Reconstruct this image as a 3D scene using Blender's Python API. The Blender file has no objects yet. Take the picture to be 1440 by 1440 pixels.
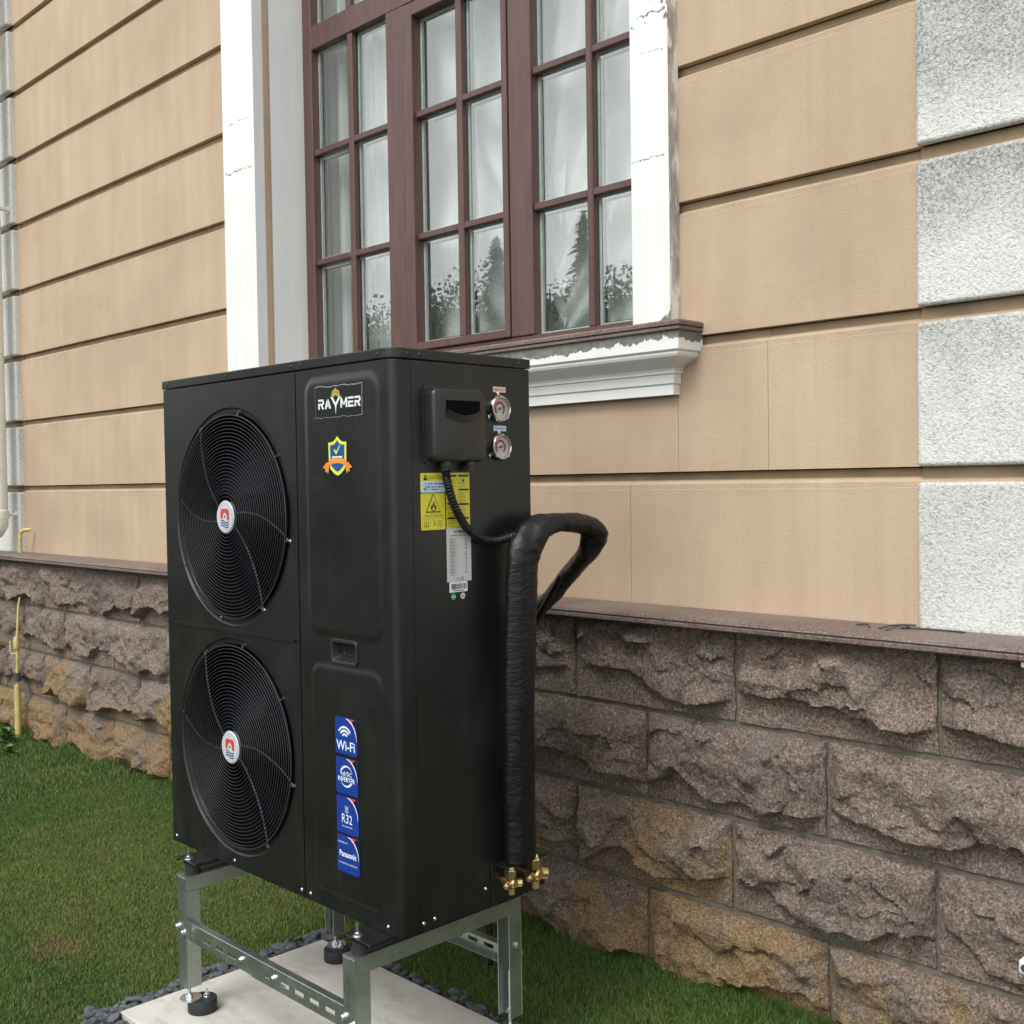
import bpy, bmesh, math, random
import numpy as np
from mathutils import Vector, Matrix
random.seed(7); rng = np.random.default_rng(11)
S = bpy.context.scene
COL = S.collection
PI = math.pi

# ------------------------------------------------------------------ camera
def cam_axes(yaw, pitch, roll):
    cy, sy, cp, sp = math.cos(yaw), math.sin(yaw), math.cos(pitch), math.sin(pitch)
    fwd = Vector((sy*cp, cy*cp, sp)); right = Vector((cy, -sy, 0)); down = fwd.cross(right)
    cr, sr = math.cos(roll), math.sin(roll)
    return cr*right + sr*down, -sr*right + cr*down, fwd
r_, d_, f_ = cam_axes(-0.791456, -0.0260833, 0.0150598)
cd = bpy.data.cameras.new('camera'); cam = bpy.data.objects.new('camera', cd); COL.objects.link(cam)
M = Matrix.Identity(4)
for i in range(3):
    M[i][0], M[i][1], M[i][2] = r_[i], -d_[i], -f_[i]
M[2][3] = 1.475
cam.matrix_world = M
cd.sensor_width = 36; cd.lens = 1581.568/1440*36; cd.clip_start = 0.05; cd.clip_end = 400
S.camera = cam

# ------------------------------------------------------------------ world, sun, exposure
SUN_EL, SUN_AZ = math.radians(52), math.radians(170)      # azimuth measured from +Y clockwise
w = bpy.data.worlds.new('World'); S.world = w; w.use_nodes = True
nt = w.node_tree; nt.nodes.clear()
sky = nt.nodes.new('ShaderNodeTexSky'); sky.sky_type = 'NISHITA'; sky.sun_disc = False
sky.sun_elevation = SUN_EL; sky.sun_rotation = SUN_AZ; sky.dust_density = 1.2; sky.air_density = 1.0
hs = nt.nodes.new('ShaderNodeHueSaturation'); hs.inputs['Saturation'].default_value = 0.08
tc = nt.nodes.new('ShaderNodeTexCoord')
mp = nt.nodes.new('ShaderNodeMapping'); mp.inputs['Scale'].default_value = (1, 1, 2.2)
nz = nt.nodes.new('ShaderNodeTexNoise'); nz.inputs['Scale'].default_value = 2.3; nz.inputs['Detail'].default_value = 6
cr = nt.nodes.new('ShaderNodeValToRGB')
cr.color_ramp.elements[0].position = .3; cr.color_ramp.elements[0].color = (.71, .735, .745, 1)
cr.color_ramp.elements[1].position = .72; cr.color_ramp.elements[1].color = (1.09, 1.10, 1.07, 1)
mx = nt.nodes.new('ShaderNodeMixRGB'); mx.blend_type = 'MULTIPLY'; mx.inputs[0].default_value = 1
bg = nt.nodes.new('ShaderNodeBackground'); bg.inputs['Strength'].default_value = 0.15
ow = nt.nodes.new('ShaderNodeOutputWorld')
L = nt.links.new
L(sky.outputs[0], hs.inputs['Color']); L(tc.outputs['Generated'], mp.inputs[0]); L(mp.outputs[0], nz.inputs['Vector'])
L(nz.outputs[0], cr.inputs[0]); L(hs.outputs[0], mx.inputs[1]); L(cr.outputs[0], mx.inputs[2])
L(mx.outputs[0], bg.inputs[0]); L(bg.outputs[0], ow.inputs[0])
sd = bpy.data.lights.new('sun', 'SUN'); sd.energy = 1.0; sd.angle = math.radians(24); sd.color = (1, .985, .955)
sun = bpy.data.objects.new('sun', sd); COL.objects.link(sun)
sdir = Vector((math.sin(SUN_AZ)*math.cos(SUN_EL), math.cos(SUN_AZ)*math.cos(SUN_EL), math.sin(SUN_EL)))
sun.rotation_euler = sdir.to_track_quat('Z', 'Y').to_euler()
sun.location = (-4, -6, 9)
S.view_settings.view_transform = 'Standard'; S.view_settings.look = 'None'
S.view_settings.gamma = 1; S.view_settings.use_curve_mapping = False
S.view_settings.exposure = 1.10
S.render.engine = 'CYCLES'

# ------------------------------------------------------------------ materials
class NT:
    def __init__(s, name):
        s.m = bpy.data.materials.new(name); s.m.use_nodes = True; s.t = s.m.node_tree
        s.b = s.t.nodes['Principled BSDF']; s.out = s.t.nodes['Material Output']; s._pos = None
    def n(s, t, **k):
        nd = s.t.nodes.new(t)
        for a, v in k.items():
            if a in nd.inputs: s.set(nd.inputs[a], v)
            else: setattr(nd, a, v)
        return nd
    def set(s, inp, v):
        if isinstance(v, bpy.types.NodeSocket): s.t.links.new(v, inp)
        else:
            if hasattr(inp, 'default_value') and isinstance(v, (tuple, list)) and len(v) == 3 and inp.type == 'RGBA': v = (*v, 1)
            inp.default_value = v
    def pos(s, scale=(1, 1, 1), off=(0, 0, 0)):
        if s._pos is None: s._pos = s.n('ShaderNodeNewGeometry').outputs['Position']
        if scale == (1, 1, 1) and off == (0, 0, 0): return s._pos
        mp = s.n('ShaderNodeMapping'); s.set(mp.inputs[0], s._pos)
        mp.inputs['Scale'].default_value = scale; mp.inputs['Location'].default_value = off
        return mp.outputs[0]
    def noise(s, scale, detail=4, rough=.55, vec=None, dist=0):
        nd = s.n('ShaderNodeTexNoise', Scale=scale, Detail=detail, Roughness=rough, Distortion=dist)
        s.set(nd.inputs['Vector'], vec if vec is not None else s.pos()); return nd.outputs[0]
    def vor(s, scale, feature='F1', vec=None, out='Distance'):
        nd = s.n('ShaderNodeTexVoronoi', Scale=scale); nd.feature = feature
        s.set(nd.inputs['Vector'], vec if vec is not None else s.pos()); return nd.outputs[out]
    def ramp(s, fac, stops, interp='LINEAR'):
        nd = s.n('ShaderNodeValToRGB'); s.set(nd.inputs[0], fac); e = nd.color_ramp.elements
        nd.color_ramp.interpolation = interp
        while len(e) < len(stops): e.new(.5)
        for el, (p, c) in zip(e, stops):
            el.position = p
            el.color = (c, c, c, 1) if isinstance(c, (int, float)) else (*c, 1)
        return nd.outputs[0]
    def mix(s, fac, a, b, mode='MIX'):
        nd = s.n('ShaderNodeMixRGB'); nd.blend_type = mode
        s.set(nd.inputs[0], fac); s.set(nd.inputs[1], a); s.set(nd.inputs[2], b); return nd.outputs[0]
    def math(s, op, a, b=0.0, clamp=False):
        nd = s.n('ShaderNodeMath'); nd.operation = op; nd.use_clamp = clamp
        s.set(nd.inputs[0], a); s.set(nd.inputs[1], b); return nd.outputs[0]
    def sep(s, axis, vec=None):
        nd = s.n('ShaderNodeSeparateXYZ'); s.set(nd.inputs[0], vec if vec is not None else s.pos()); return nd.outputs[axis]
    def bump(s, h, strength=.3, dist=.01, prev=None):
        nd = s.n('ShaderNodeBump', Strength=strength, Distance=dist); s.set(nd.inputs['Height'], h)
        if prev is not None: s.set(nd.inputs['Normal'], prev)
        return nd.outputs[0]
    def done(s, color=None, rough=.6, metal=0, normal=None, spec=None, **k):
        if color is not None: s.set(s.b.inputs['Base Color'], color)
        s.set(s.b.inputs['Roughness'], rough); s.set(s.b.inputs['Metallic'], metal)
        if normal is not None: s.set(s.b.inputs['Normal'], normal)
        if spec is not None: s.set(s.b.inputs['Specular IOR Level'], spec)
        for a, v in k.items(): s.set(s.b.inputs[a.replace('_', ' ')], v)
        return s.m

def flat(name, c, rough=.5, metal=0, var=.12, scale=30, **k):
    n = NT(name); v = n.noise(scale, 5)
    d = tuple(x*(1-var) for x in c); u = tuple(min(1, x*(1+var)) for x in c)
    return n.done(n.ramp(v, [(.3, d), (.7, u)]), rough, metal, **k)

def mat_plaster():
    n = NT('tan_plaster')
    st = n.noise(3.0, 5, vec=n.pos((3.2, 3.2, .45)))
    bl = n.noise(1.3, 6, .6)
    c = n.ramp(st, [(.32, (.485, .360, .252)), (.7, (.550, .417, .298))])
    c = n.mix(n.ramp(bl, [(.42, 0), (.68, .8)]), c, (.405, .30, .212))
    dr = n.noise(2.0, 6, .65, vec=n.pos((14, 14, .35), (2, 0, 0)))       # rain streaks
    c = n.mix(n.ramp(dr, [(.54, 0), (.80, .26)]), c, (.36, .275, .195))
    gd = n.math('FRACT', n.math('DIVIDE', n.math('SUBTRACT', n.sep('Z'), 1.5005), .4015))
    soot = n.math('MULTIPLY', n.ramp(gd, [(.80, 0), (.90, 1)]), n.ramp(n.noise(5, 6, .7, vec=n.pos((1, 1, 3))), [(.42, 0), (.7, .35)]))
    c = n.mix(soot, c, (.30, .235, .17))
    g = n.noise(300, 3, .65)
    c = n.mix(.55, c, n.ramp(g, [(.32, (.70, .68, .65)), (.6, (1.04, 1.04, 1.04))]), 'MULTIPLY')
    bp = n.bump(g, .5, .003); bp = n.bump(n.noise(60, 4), .10, .004, bp)
    return n.done(c, .88, normal=bp, spec=.25)
def mat_groove():
    n = NT('groove_paint')
    c = n.ramp(n.noise(7, 5), [(.35, (.255, .182, .113)), (.7, (.37, .272, .172))])
    return n.done(c, .85, normal=n.bump(n.noise(60, 3), .2, .004))
def mat_quoin(name, dirt):
    n = NT(name)
    wv = n.noise(115, 2, .5, dist=.9); v2 = n.noise(260, 3, .6)
    h = n.math('ADD', n.math('MULTIPLY', wv, .75), n.math('MULTIPLY', v2, .3))
    big = n.noise(2.4, 6, .62, vec=n.pos((1, 1, .8), (3.3, 0, 1.1)))
    zc = n.math('FRACT', n.math('DIVIDE', n.math('SUBTRACT', n.sep('Z'), 1.5005), .4015))
    band = n.math('MULTIPLY', n.math('SUBTRACT', zc, .42), .42)        # soot sits on the upper half of each block
    mask = n.math('ADD', big, band)
    mk = n.ramp(mask, [(.38, 0), (.68, dirt)])
    white = n.ramp(h, [(.34, (.44, .44, .415)), (.55, (.67, .668, .635))])
    grime = n.ramp(h, [(.38, (.165, .168, .16)), (.64, (.49, .49, .468))])
    c = n.mix(mk, white, grime)
    return n.done(c, .9, normal=n.bump(h, .8, .006), spec=.2)
def mat_white(name='white_paint', base=(.765, .765, .745), chips=True):
    n = NT(name)
    c = n.ramp(n.noise(5, 5, vec=n.pos((6, 6, .6))), [(.3, tuple(x*.93 for x in base)), (.7, base)])
    if chips:
        m = n.ramp(n.noise(11, 7, .7), [(.715, 0), (.73, 1)])
        c = n.mix(m, c, (.20, .19, .17))
        x, z = n.sep('X'), n.sep('Z'); wob = n.noise(28, 4, .7)
        dirt = n.ramp(n.noise(6, 6, .65, vec=n.pos((2.5, 2.5, .5), (1, 4, 2))), [(.5, 0), (.75, .35)])
        c = n.mix(dirt, c, (.55, .535, .50))
        for zc, x0, x1, th in ((3.096, -4.50, -4.34, .0016), (2.878, -4.53, -4.30, .0020), (2.755, -2.15, -2.06, .0010), (2.440, -2.185, -2.06, .0012), (2.866, -2.16, -2.05, .0022)):
            d = n.math('ABSOLUTE', n.math('SUBTRACT', n.math('SUBTRACT', z, zc-.022), n.math('MULTIPLY', wob, .044)))
            k = n.math('MULTIPLY', n.math('LESS_THAN', d, th), n.math('MULTIPLY', n.math('GREATER_THAN', x, x0), n.math('LESS_THAN', x, x1)))
            k = n.math('MULTIPLY', k, n.math('GREATER_THAN', n.noise(40, 3, .6, vec=n.pos((1, 1, .3), (zc, 0, 0))), .43))
            c = n.mix(k, c, (.13, .12, .10))
        # flaked corner at the sill end of the right trim and chips under its upper joint
        fl = n.math('ADD', n.math('MULTIPLY', n.math('SUBTRACT', z, 1.94), 9.0), n.math('MULTIPLY', n.math('SUBTRACT', -2.045, x), 7.0))
        k = n.math('MULTIPLY', n.math('LESS_THAN', n.math('ADD', fl, n.math('MULTIPLY', n.noise(26, 6, .75), 1.3)), .98), n.math('GREATER_THAN', x, -2.3))
        c = n.mix(k, c, (.16, .15, .14))
        ch = n.math('MULTIPLY', n.math('MULTIPLY', n.math('GREATER_THAN', n.noise(34, 5, .7, vec=n.pos((1, 1, .5), (0, 0, 7))), .60), n.math('LESS_THAN', n.math('ABSOLUTE', n.math('SUBTRACT', z, 2.87)), .035)), n.math('GREATER_THAN', x, -2.3))
        c = n.mix(ch, c, (.15, .145, .13))
    return n.done(c, .55, normal=n.bump(n.noise(45, 3, vec=n.pos((1, 1, .15))), .08, .003))
def mat_peel():
    n = NT('peeling_paint')
    m = n.noise(9, 6, .65, vec=n.pos((1.6, 1.6, .45)))
    c = n.ramp(m, [(.44, (.70, .68, .63)), (.455, (.52, .49, .45)), (.56, (.30, .265, .25)), (.62, (.40, .36, .34)), (.635, (.74, .72, .68))])
    return n.done(c, .8, normal=n.bump(m, .6, .01))
def mat_cornice():
    n = NT('cornice_paint')
    j = n.noise(16, 7, .72, vec=n.pos((1, 1, .6)))
    z = n.sep('Z'); x = n.sep('X')
    lim = n.math('ADD', n.math('MULTIPLY', j, .075), n.math('ADD', n.math('MULTIPLY', n.math('ADD', x, 2.0), .022), 1.850))
    m = n.math('GREATER_THAN', z, lim)
    cem = n.ramp(n.noise(40, 6, .7), [(.3, (.10, .098, .085)), (.7, (.22, .215, .19))])
    wh = n.ramp(n.noise(6, 5), [(.3, (.66, .665, .65)), (.7, (.75, .75, .73))])
    wh = n.mix(n.ramp(n.noise(13, 6, .7, vec=n.pos((1, 1, .7), (5, 2, 0))), [(.66, 0), (.69, .8)]), wh, (.33, .31, .27))
    c = n.mix(m, wh, cem)
    return n.done(c, .65, normal=n.bump(n.noise(60, 4), .15, .004))
def mat_granite_trim():
    n = NT('brown_granite_trim')
    sp = n.noise(260, 3, .7); v = n.vor(190, out='Color')
    c = n.ramp(sp, [(.34, (.045, .032, .028)), (.5, (.135, .095, .082)), (.68, (.30, .23, .20))])
    c = n.mix(.35, c, n.ramp(n.sep('X', v), [(.2, (.5, .5, .5)), (.8, (1.35, 1.3, 1.25))]), 'MULTIPLY')
    c = n.mix(n.ramp(n.noise(4, 5), [(.45, 0), (.75, .5)]), c, (.23, .19, .165))
    return n.done(c, .5, normal=n.bump(sp, .15, .002))
def mat_stone():
    n = NT('rock_faced_granite')
    oi = n.n('ShaderNodeObjectInfo'); rnd = oi.outputs['Random']
    g1 = n.noise(150, 4, .75); g2 = n.noise(70, 5, .7)
    c = n.ramp(g1, [(.36, (.070, .056, .048)), (.47, (.205, .165, .141)), (.56, (.30, .245, .212)), (.68, (.52, .45, .40))])
    c = n.mix(n.ramp(g2, [(.38, .55), (.6, 0)]), c, (.085, .07, .065))
    tint = n.ramp(rnd, [(0, (.88, .82, .78)), (.5, (1.06, 1, .93)), (1, (1.24, 1.14, 1.03))])
    c = n.mix(.8, c, tint, 'MULTIPLY')
    z = n.sep('Z'); big = n.noise(2.1, 6, .62, vec=n.pos((1, 1, 1.1), (1.7, 0, 2.2)))
    # iron staining washed down onto the lower courses
    low = n.math('ADD', n.math('MULTIPLY', n.math('SUBTRACT', .50, z), .42), n.math('MULTIPLY', n.math('LESS_THAN', n.sep('X'), -4.4), .05))
    wob_ = n.math('MULTIPLY', n.math('SUBTRACT', n.noise(17, 5, .7), .5), .16)
    big = n.math('ADD', big, wob_)
    mk = n.ramp(n.math('ADD', n.math('ADD', big, low), n.math('MULTIPLY', n.math('SUBTRACT', rnd, .5), .10)), [(.56, 0), (.66, .72)])
    rust = n.ramp(g1, [(.34, (.10, .058, .020)), (.5, (.25, .155, .058)), (.68, (.42, .29, .135))])
    c = n.mix(mk, c, rust)
    gr = n.ramp(n.noise(5, 5, .6, vec=n.pos((1, 1, 1), (9, 0, 0))), [(.52, 0), (.72, .5)])
    c = n.mix(gr, c, n.ramp(g1, [(.35, (.10, .095, .082)), (.65, (.27, .255, .22))]))
    rg = n.vor(26, vec=n.pos((1, 1, 1.3))); bp = n.bump(rg, .35, .02); bp = n.bump(g2, .8, .014, bp); bp = n.bump(g1, .7, .006, bp)
    return n.done(c, .88, normal=bp, spec=.25)
def mat_mortar():
    n = NT('cement_mortar')
    c = n.ramp(n.noise(35, 6, .7), [(.3, (.075, .066, .053)), (.7, (.165, .148, .118))])
    return n.done(c, .95, normal=n.bump(n.noise(90, 4), .4, .005))
def mat_black(name='black_coated_steel', base=.0070, rough=.35):
    n = NT(name)
    v = n.noise(1.7, 4); 
    c = n.ramp(v, [(.3, (base*.93, base*1.0, base*.97)), (.7, (base*1.08, base*1.12, base*1.09))])
    sp = n.ramp(n.noise(55, 6, .8), [(.735, 0), (.75, .22)])
    c = n.mix(sp, c, (.16, .16, .15))
    dust = n.ramp(n.noise(4.5, 7, .72, vec=n.pos((1, 1, .5))), [(.50, 0), (.78, .085)])
    c = n.mix(dust, c, (.20, .195, .175))
    rg = n.ramp(n.noise(3.5, 6, .65), [(.3, rough-.07), (.7, rough+.10)])
    bp = n.bump(n.noise(2.2, 2), .10, .02); bp = n.bump(n.noise(420, 2), .06, .001, bp)
    return n.done(c, rg, normal=bp, spec=.5)
def mat_galv():
    n = NT('galvanised_steel')
    sp = n.vor(110, out='Color')
    c = n.ramp(n.sep('X', sp), [(0, (.375, .41, .385)), (1, (.43, .465, .44))])
    c = n.mix(n.ramp(n.noise(8, 6, .7), [(.5, 0), (.75, .45)]), c, (.36, .38, .35))
    rg = n.ramp(n.noise(14, 5), [(.3, .30), (.7, .46)])
    return n.done(c, rg, .92, normal=n.bump(n.noise(40, 4), .08, .003))
def mat_slab():
    n = NT('pale_concrete')
    c = n.ramp(n.noise(3.5, 7, .65), [(.3, (.47, .45, .405)), (.7, (.60, .58, .53))])
    c = n.mix(n.ramp(n.noise(9, 7, .7, vec=n.pos((1, 2.2, 1))), [(.50, 0), (.74, .65)]), c, (.32, .305, .265))
    c = n.mix(n.ramp(n.vor(38, vec=n.pos((1, 1.5, 1))), [(.05, .75), (.07, 0)]), c, (.20, .19, .17))
    return n.done(c, .85, normal=n.bump(n.noise(60, 5), .2, .004))
def mat_ground():
    n = NT('lawn_soil')
    c = n.ramp(n.noise(40, 6, .7), [(.3, (.020, .028, .010)), (.7, (.050, .062, .022))])
    return n.done(c, .95, normal=n.bump(n.noise(60, 5), .6, .03))
def mat_grass():
    n = NT('grass_blade')
    a = n.n('ShaderNodeAttribute'); a.attribute_name = 'tint'
    m = n.done(a.outputs['Color'], .5, spec=.35)
    b = n.b
    tr = n.n('ShaderNodeBsdfTranslucent'); n.set(tr.inputs[0], a.outputs['Color'])
    ms = n.n('ShaderNodeMixShader'); ms.inputs[0].default_value = .3
    n.t.links.new(b.outputs[0], ms.inputs[1]); n.t.links.new(tr.outputs[0], ms.inputs[2])
    n.t.links.new(ms.outputs[0], n.out.inputs[0]); return m
def mat_glass(name='window_glass', GREF=.115):
    n = NT(name)
    gl = n.n('ShaderNodeBsdfGlossy', Roughness=0.0); gl.inputs[0].default_value = (1, 1, 1, 1)
    tr = n.n('ShaderNodeBsdfTransparent'); tr.inputs[0].default_value = (.95, .97, .96, 1)
    lw = n.n('ShaderNodeLayerWeight', Blend=.5)
    ad = n.math('ADD', n.math('MULTIPLY', n.math('POWER', lw.outputs['Facing'], 4.0), .8), GREF, True)
    ms = n.n('ShaderNodeMixShader'); n.set(ms.inputs[0], ad)
    n.t.links.new(tr.outputs[0], ms.inputs[1]); n.t.links.new(gl.outputs[0], ms.inputs[2])
    n.t.links.new(ms.outputs[0], n.out.inputs[0]); return n.m
def mat_curtain():
    n = NT('sheer_voile')
    c = (.90, .91, .90)
    df = n.n('ShaderNodeBsdfDiffuse'); n.set(df.inputs[0], c)
    tl = n.n('ShaderNodeBsdfTranslucent'); n.set(tl.inputs[0], c)
    tp = n.n('ShaderNodeBsdfTransparent')
    m1 = n.n('ShaderNodeMixShader'); m1.inputs[0].default_value = .35
    lw = n.n('ShaderNodeLayerWeight', Blend=.45)
    fc = n.math('MULTIPLY', n.math('SUBTRACT', 1.0, lw.outputs['Facing']), .22, True)
    m2 = n.n('ShaderNodeMixShader'); n.set(m2.inputs[0], fc)
    l = n.t.links.new
    l(df.outputs[0], m1.inputs[1]); l(tl.outputs[0], m1.inputs[2])
    l(m1.outputs[0], m2.inputs[1]); l(tp.outputs[0], m2.inputs[2]); l(m2.outputs[0], n.out.inputs[0]); return n.m
def mat_wrap():
    n = NT('black_wrap_tape')
    wr = n.noise(22, 4, .65, vec=n.pos((1, 1, 2.6)), dist=1.2)
    c = n.ramp(wr, [(.3, (.0028, .0028, .003)), (.7, (.006, .006, .0065))])
    return n.done(c, .40, normal=n.bump(wr, .34, .010), spec=.40)
def mat_frame():
    n = NT('maroon_window_paint')
    g = n.noise(9, 5, vec=n.pos((5, 5, .5)))
    c = n.ramp(g, [(.3, (.078, .037, .032)), (.7, (.112, .055, .047))])
    c = n.mix(n.ramp(n.noise(60, 6, .75), [(.70, 0), (.73, .5)]), c, (.30, .24, .2))
    return n.done(c, .42, normal=n.bump(g, .06, .002))

MT = dict(
    plaster=mat_plaster(), groove=mat_groove(), quoin=mat_quoin('grimy_rough_render', .95), quoin2=mat_quoin('clean_rough_render', .35),
    white=mat_white(), reveal=mat_white('reveal_paint', (.80, .81, .80), False), peel=mat_peel(), cornice=mat_cornice(),
    trimstone=mat_granite_trim(), stone=mat_stone(), mortar=mat_mortar(), black=mat_black(), black2=mat_black('black_moulded_plastic', .016, .36),
    dark=flat('recess_shade', (.004, .004, .0045), .9, spec=.05), wire=flat('black_grille_wire', (.024, .024, .026), .34, spec=.6), spoke=flat('bright_spoke_wire', (.13, .13, .13), .35, spec=.8), blade=flat('fan_blade_plastic', (.0012, .0018, .008), .45, spec=.10),  # dark: near-black that paints in the shade of fan ducts and grip slot
    galv=mat_galv(), zinc=flat('bright_zinc', (.72, .75, .77), .22, .95), rubber=flat('black_rubber', (.016, .017, .019), .62, var=.3),
    slab=mat_slab(), ground=mat_ground(), grass=mat_grass(), glass=mat_glass(), gauge_glass=mat_glass('gauge_glass', .03), curtain=mat_curtain(), wrap=mat_wrap(), frame=mat_frame(),
    brass=flat('brass', (.62, .46, .22), .28, .95, var=.25, scale=60), chrome=flat('chrome', (.55, .55, .53), .14, 1.0, var=.05),
    spacer=flat('spacer_aluminium', (.62, .66, .64), .45, .1), gasket=flat('dark_gasket', (.05, .06, .06), .6),
    slate=flat('dark_slate', (.075, .082, .092), .7, var=.45, scale=25), room=flat('room_wall', (.38, .385, .37), .9), pipewhite=flat('white_plastic', (.74, .75, .71), .4, var=.06),
    yellow=flat('yellow_paint', (.52, .42, .15), .5, var=.2), rustmetal=flat('worn_brass_tap', (.32, .19, .09), .5, .6, var=.3),
    s_yel=flat('sticker_yellow', (.62, .56, .035), .4, var=.05), s_blk=flat('sticker_black', (.007, .007, .008), .35), s_blue=flat('sticker_blue', (.010, .038, .25), .3, var=.06),
    s_sky=flat('sticker_pale_blue', (.50, .60, .74), .4, var=.05), s_wht=flat('sticker_white', (.72, .74, .76), .4, var=.04), s_grey=flat('label_silver', (.50, .51, .50), .42, var=.05),
    badge=flat('badge_white', (.50, .52, .56), .4, var=.04), s_txt=flat('print_dark', (.05, .05, .055), .5), s_lt=flat('print_pale', (.66, .74, .84), .4, var=.04), s_red=flat('print_red', (.55, .055, .035), .4), s_or=flat('print_orange', (.72, .24, .035), .4, var=.1),
    s_lime=flat('print_lime', (.66, .68, .07), .4, var=.08), s_gold=flat('print_gold', (.62, .46, .06), .4, var=.1), s_navy=flat('print_navy', (.02, .05, .20), .4), s_shield=flat('shield_blue', (.012, .075, .24), .35, var=.2),
    s_grn=flat('sticker_green', (.03, .38, .14), .4), s_pink=flat('sticker_pink', (.66, .42, .41), .4), s_dred=flat('gauge_red', (.28, .012, .035), .4), s_olive=flat('print_olive', (.22, .19, .015), .5),
    leaf=flat('weed_leaf', (.055, .13, .025), .5, var=.3, scale=60), bark=flat('bark', (.09, .065, .045), .9, var=.3), needle=flat('fir_needles', (.035, .064, .030), .7, var=.35, scale=3), foliage=flat('bush_leaves', (.065, .115, .035), .6, var=.4, scale=4),
)

# ------------------------------------------------------------------ object helpers
WL = {}                                   # world location of each object (no rotations on parents)
def tag(o, label=None, cat=None, group=None, kind=None):
    if label: o['label'] = label
    if cat: o['category'] = cat
    if group: o['group'] = group
    if kind: o['kind'] = kind
    return o
def thing(name, loc, label, cat, group=None):
    o = bpy.data.objects.new(name, None); COL.objects.link(o); o.location = loc; o.empty_display_size = .1
    WL[o] = Vector(loc); return tag(o, label, cat, group)
def attach(o, loc, parent=None):
    COL.objects.link(o); loc = Vector(loc); WL[o] = loc
    if parent is not None: o.parent = parent; o.location = loc - WL[parent]
    else: o.location = loc
    return o

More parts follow.
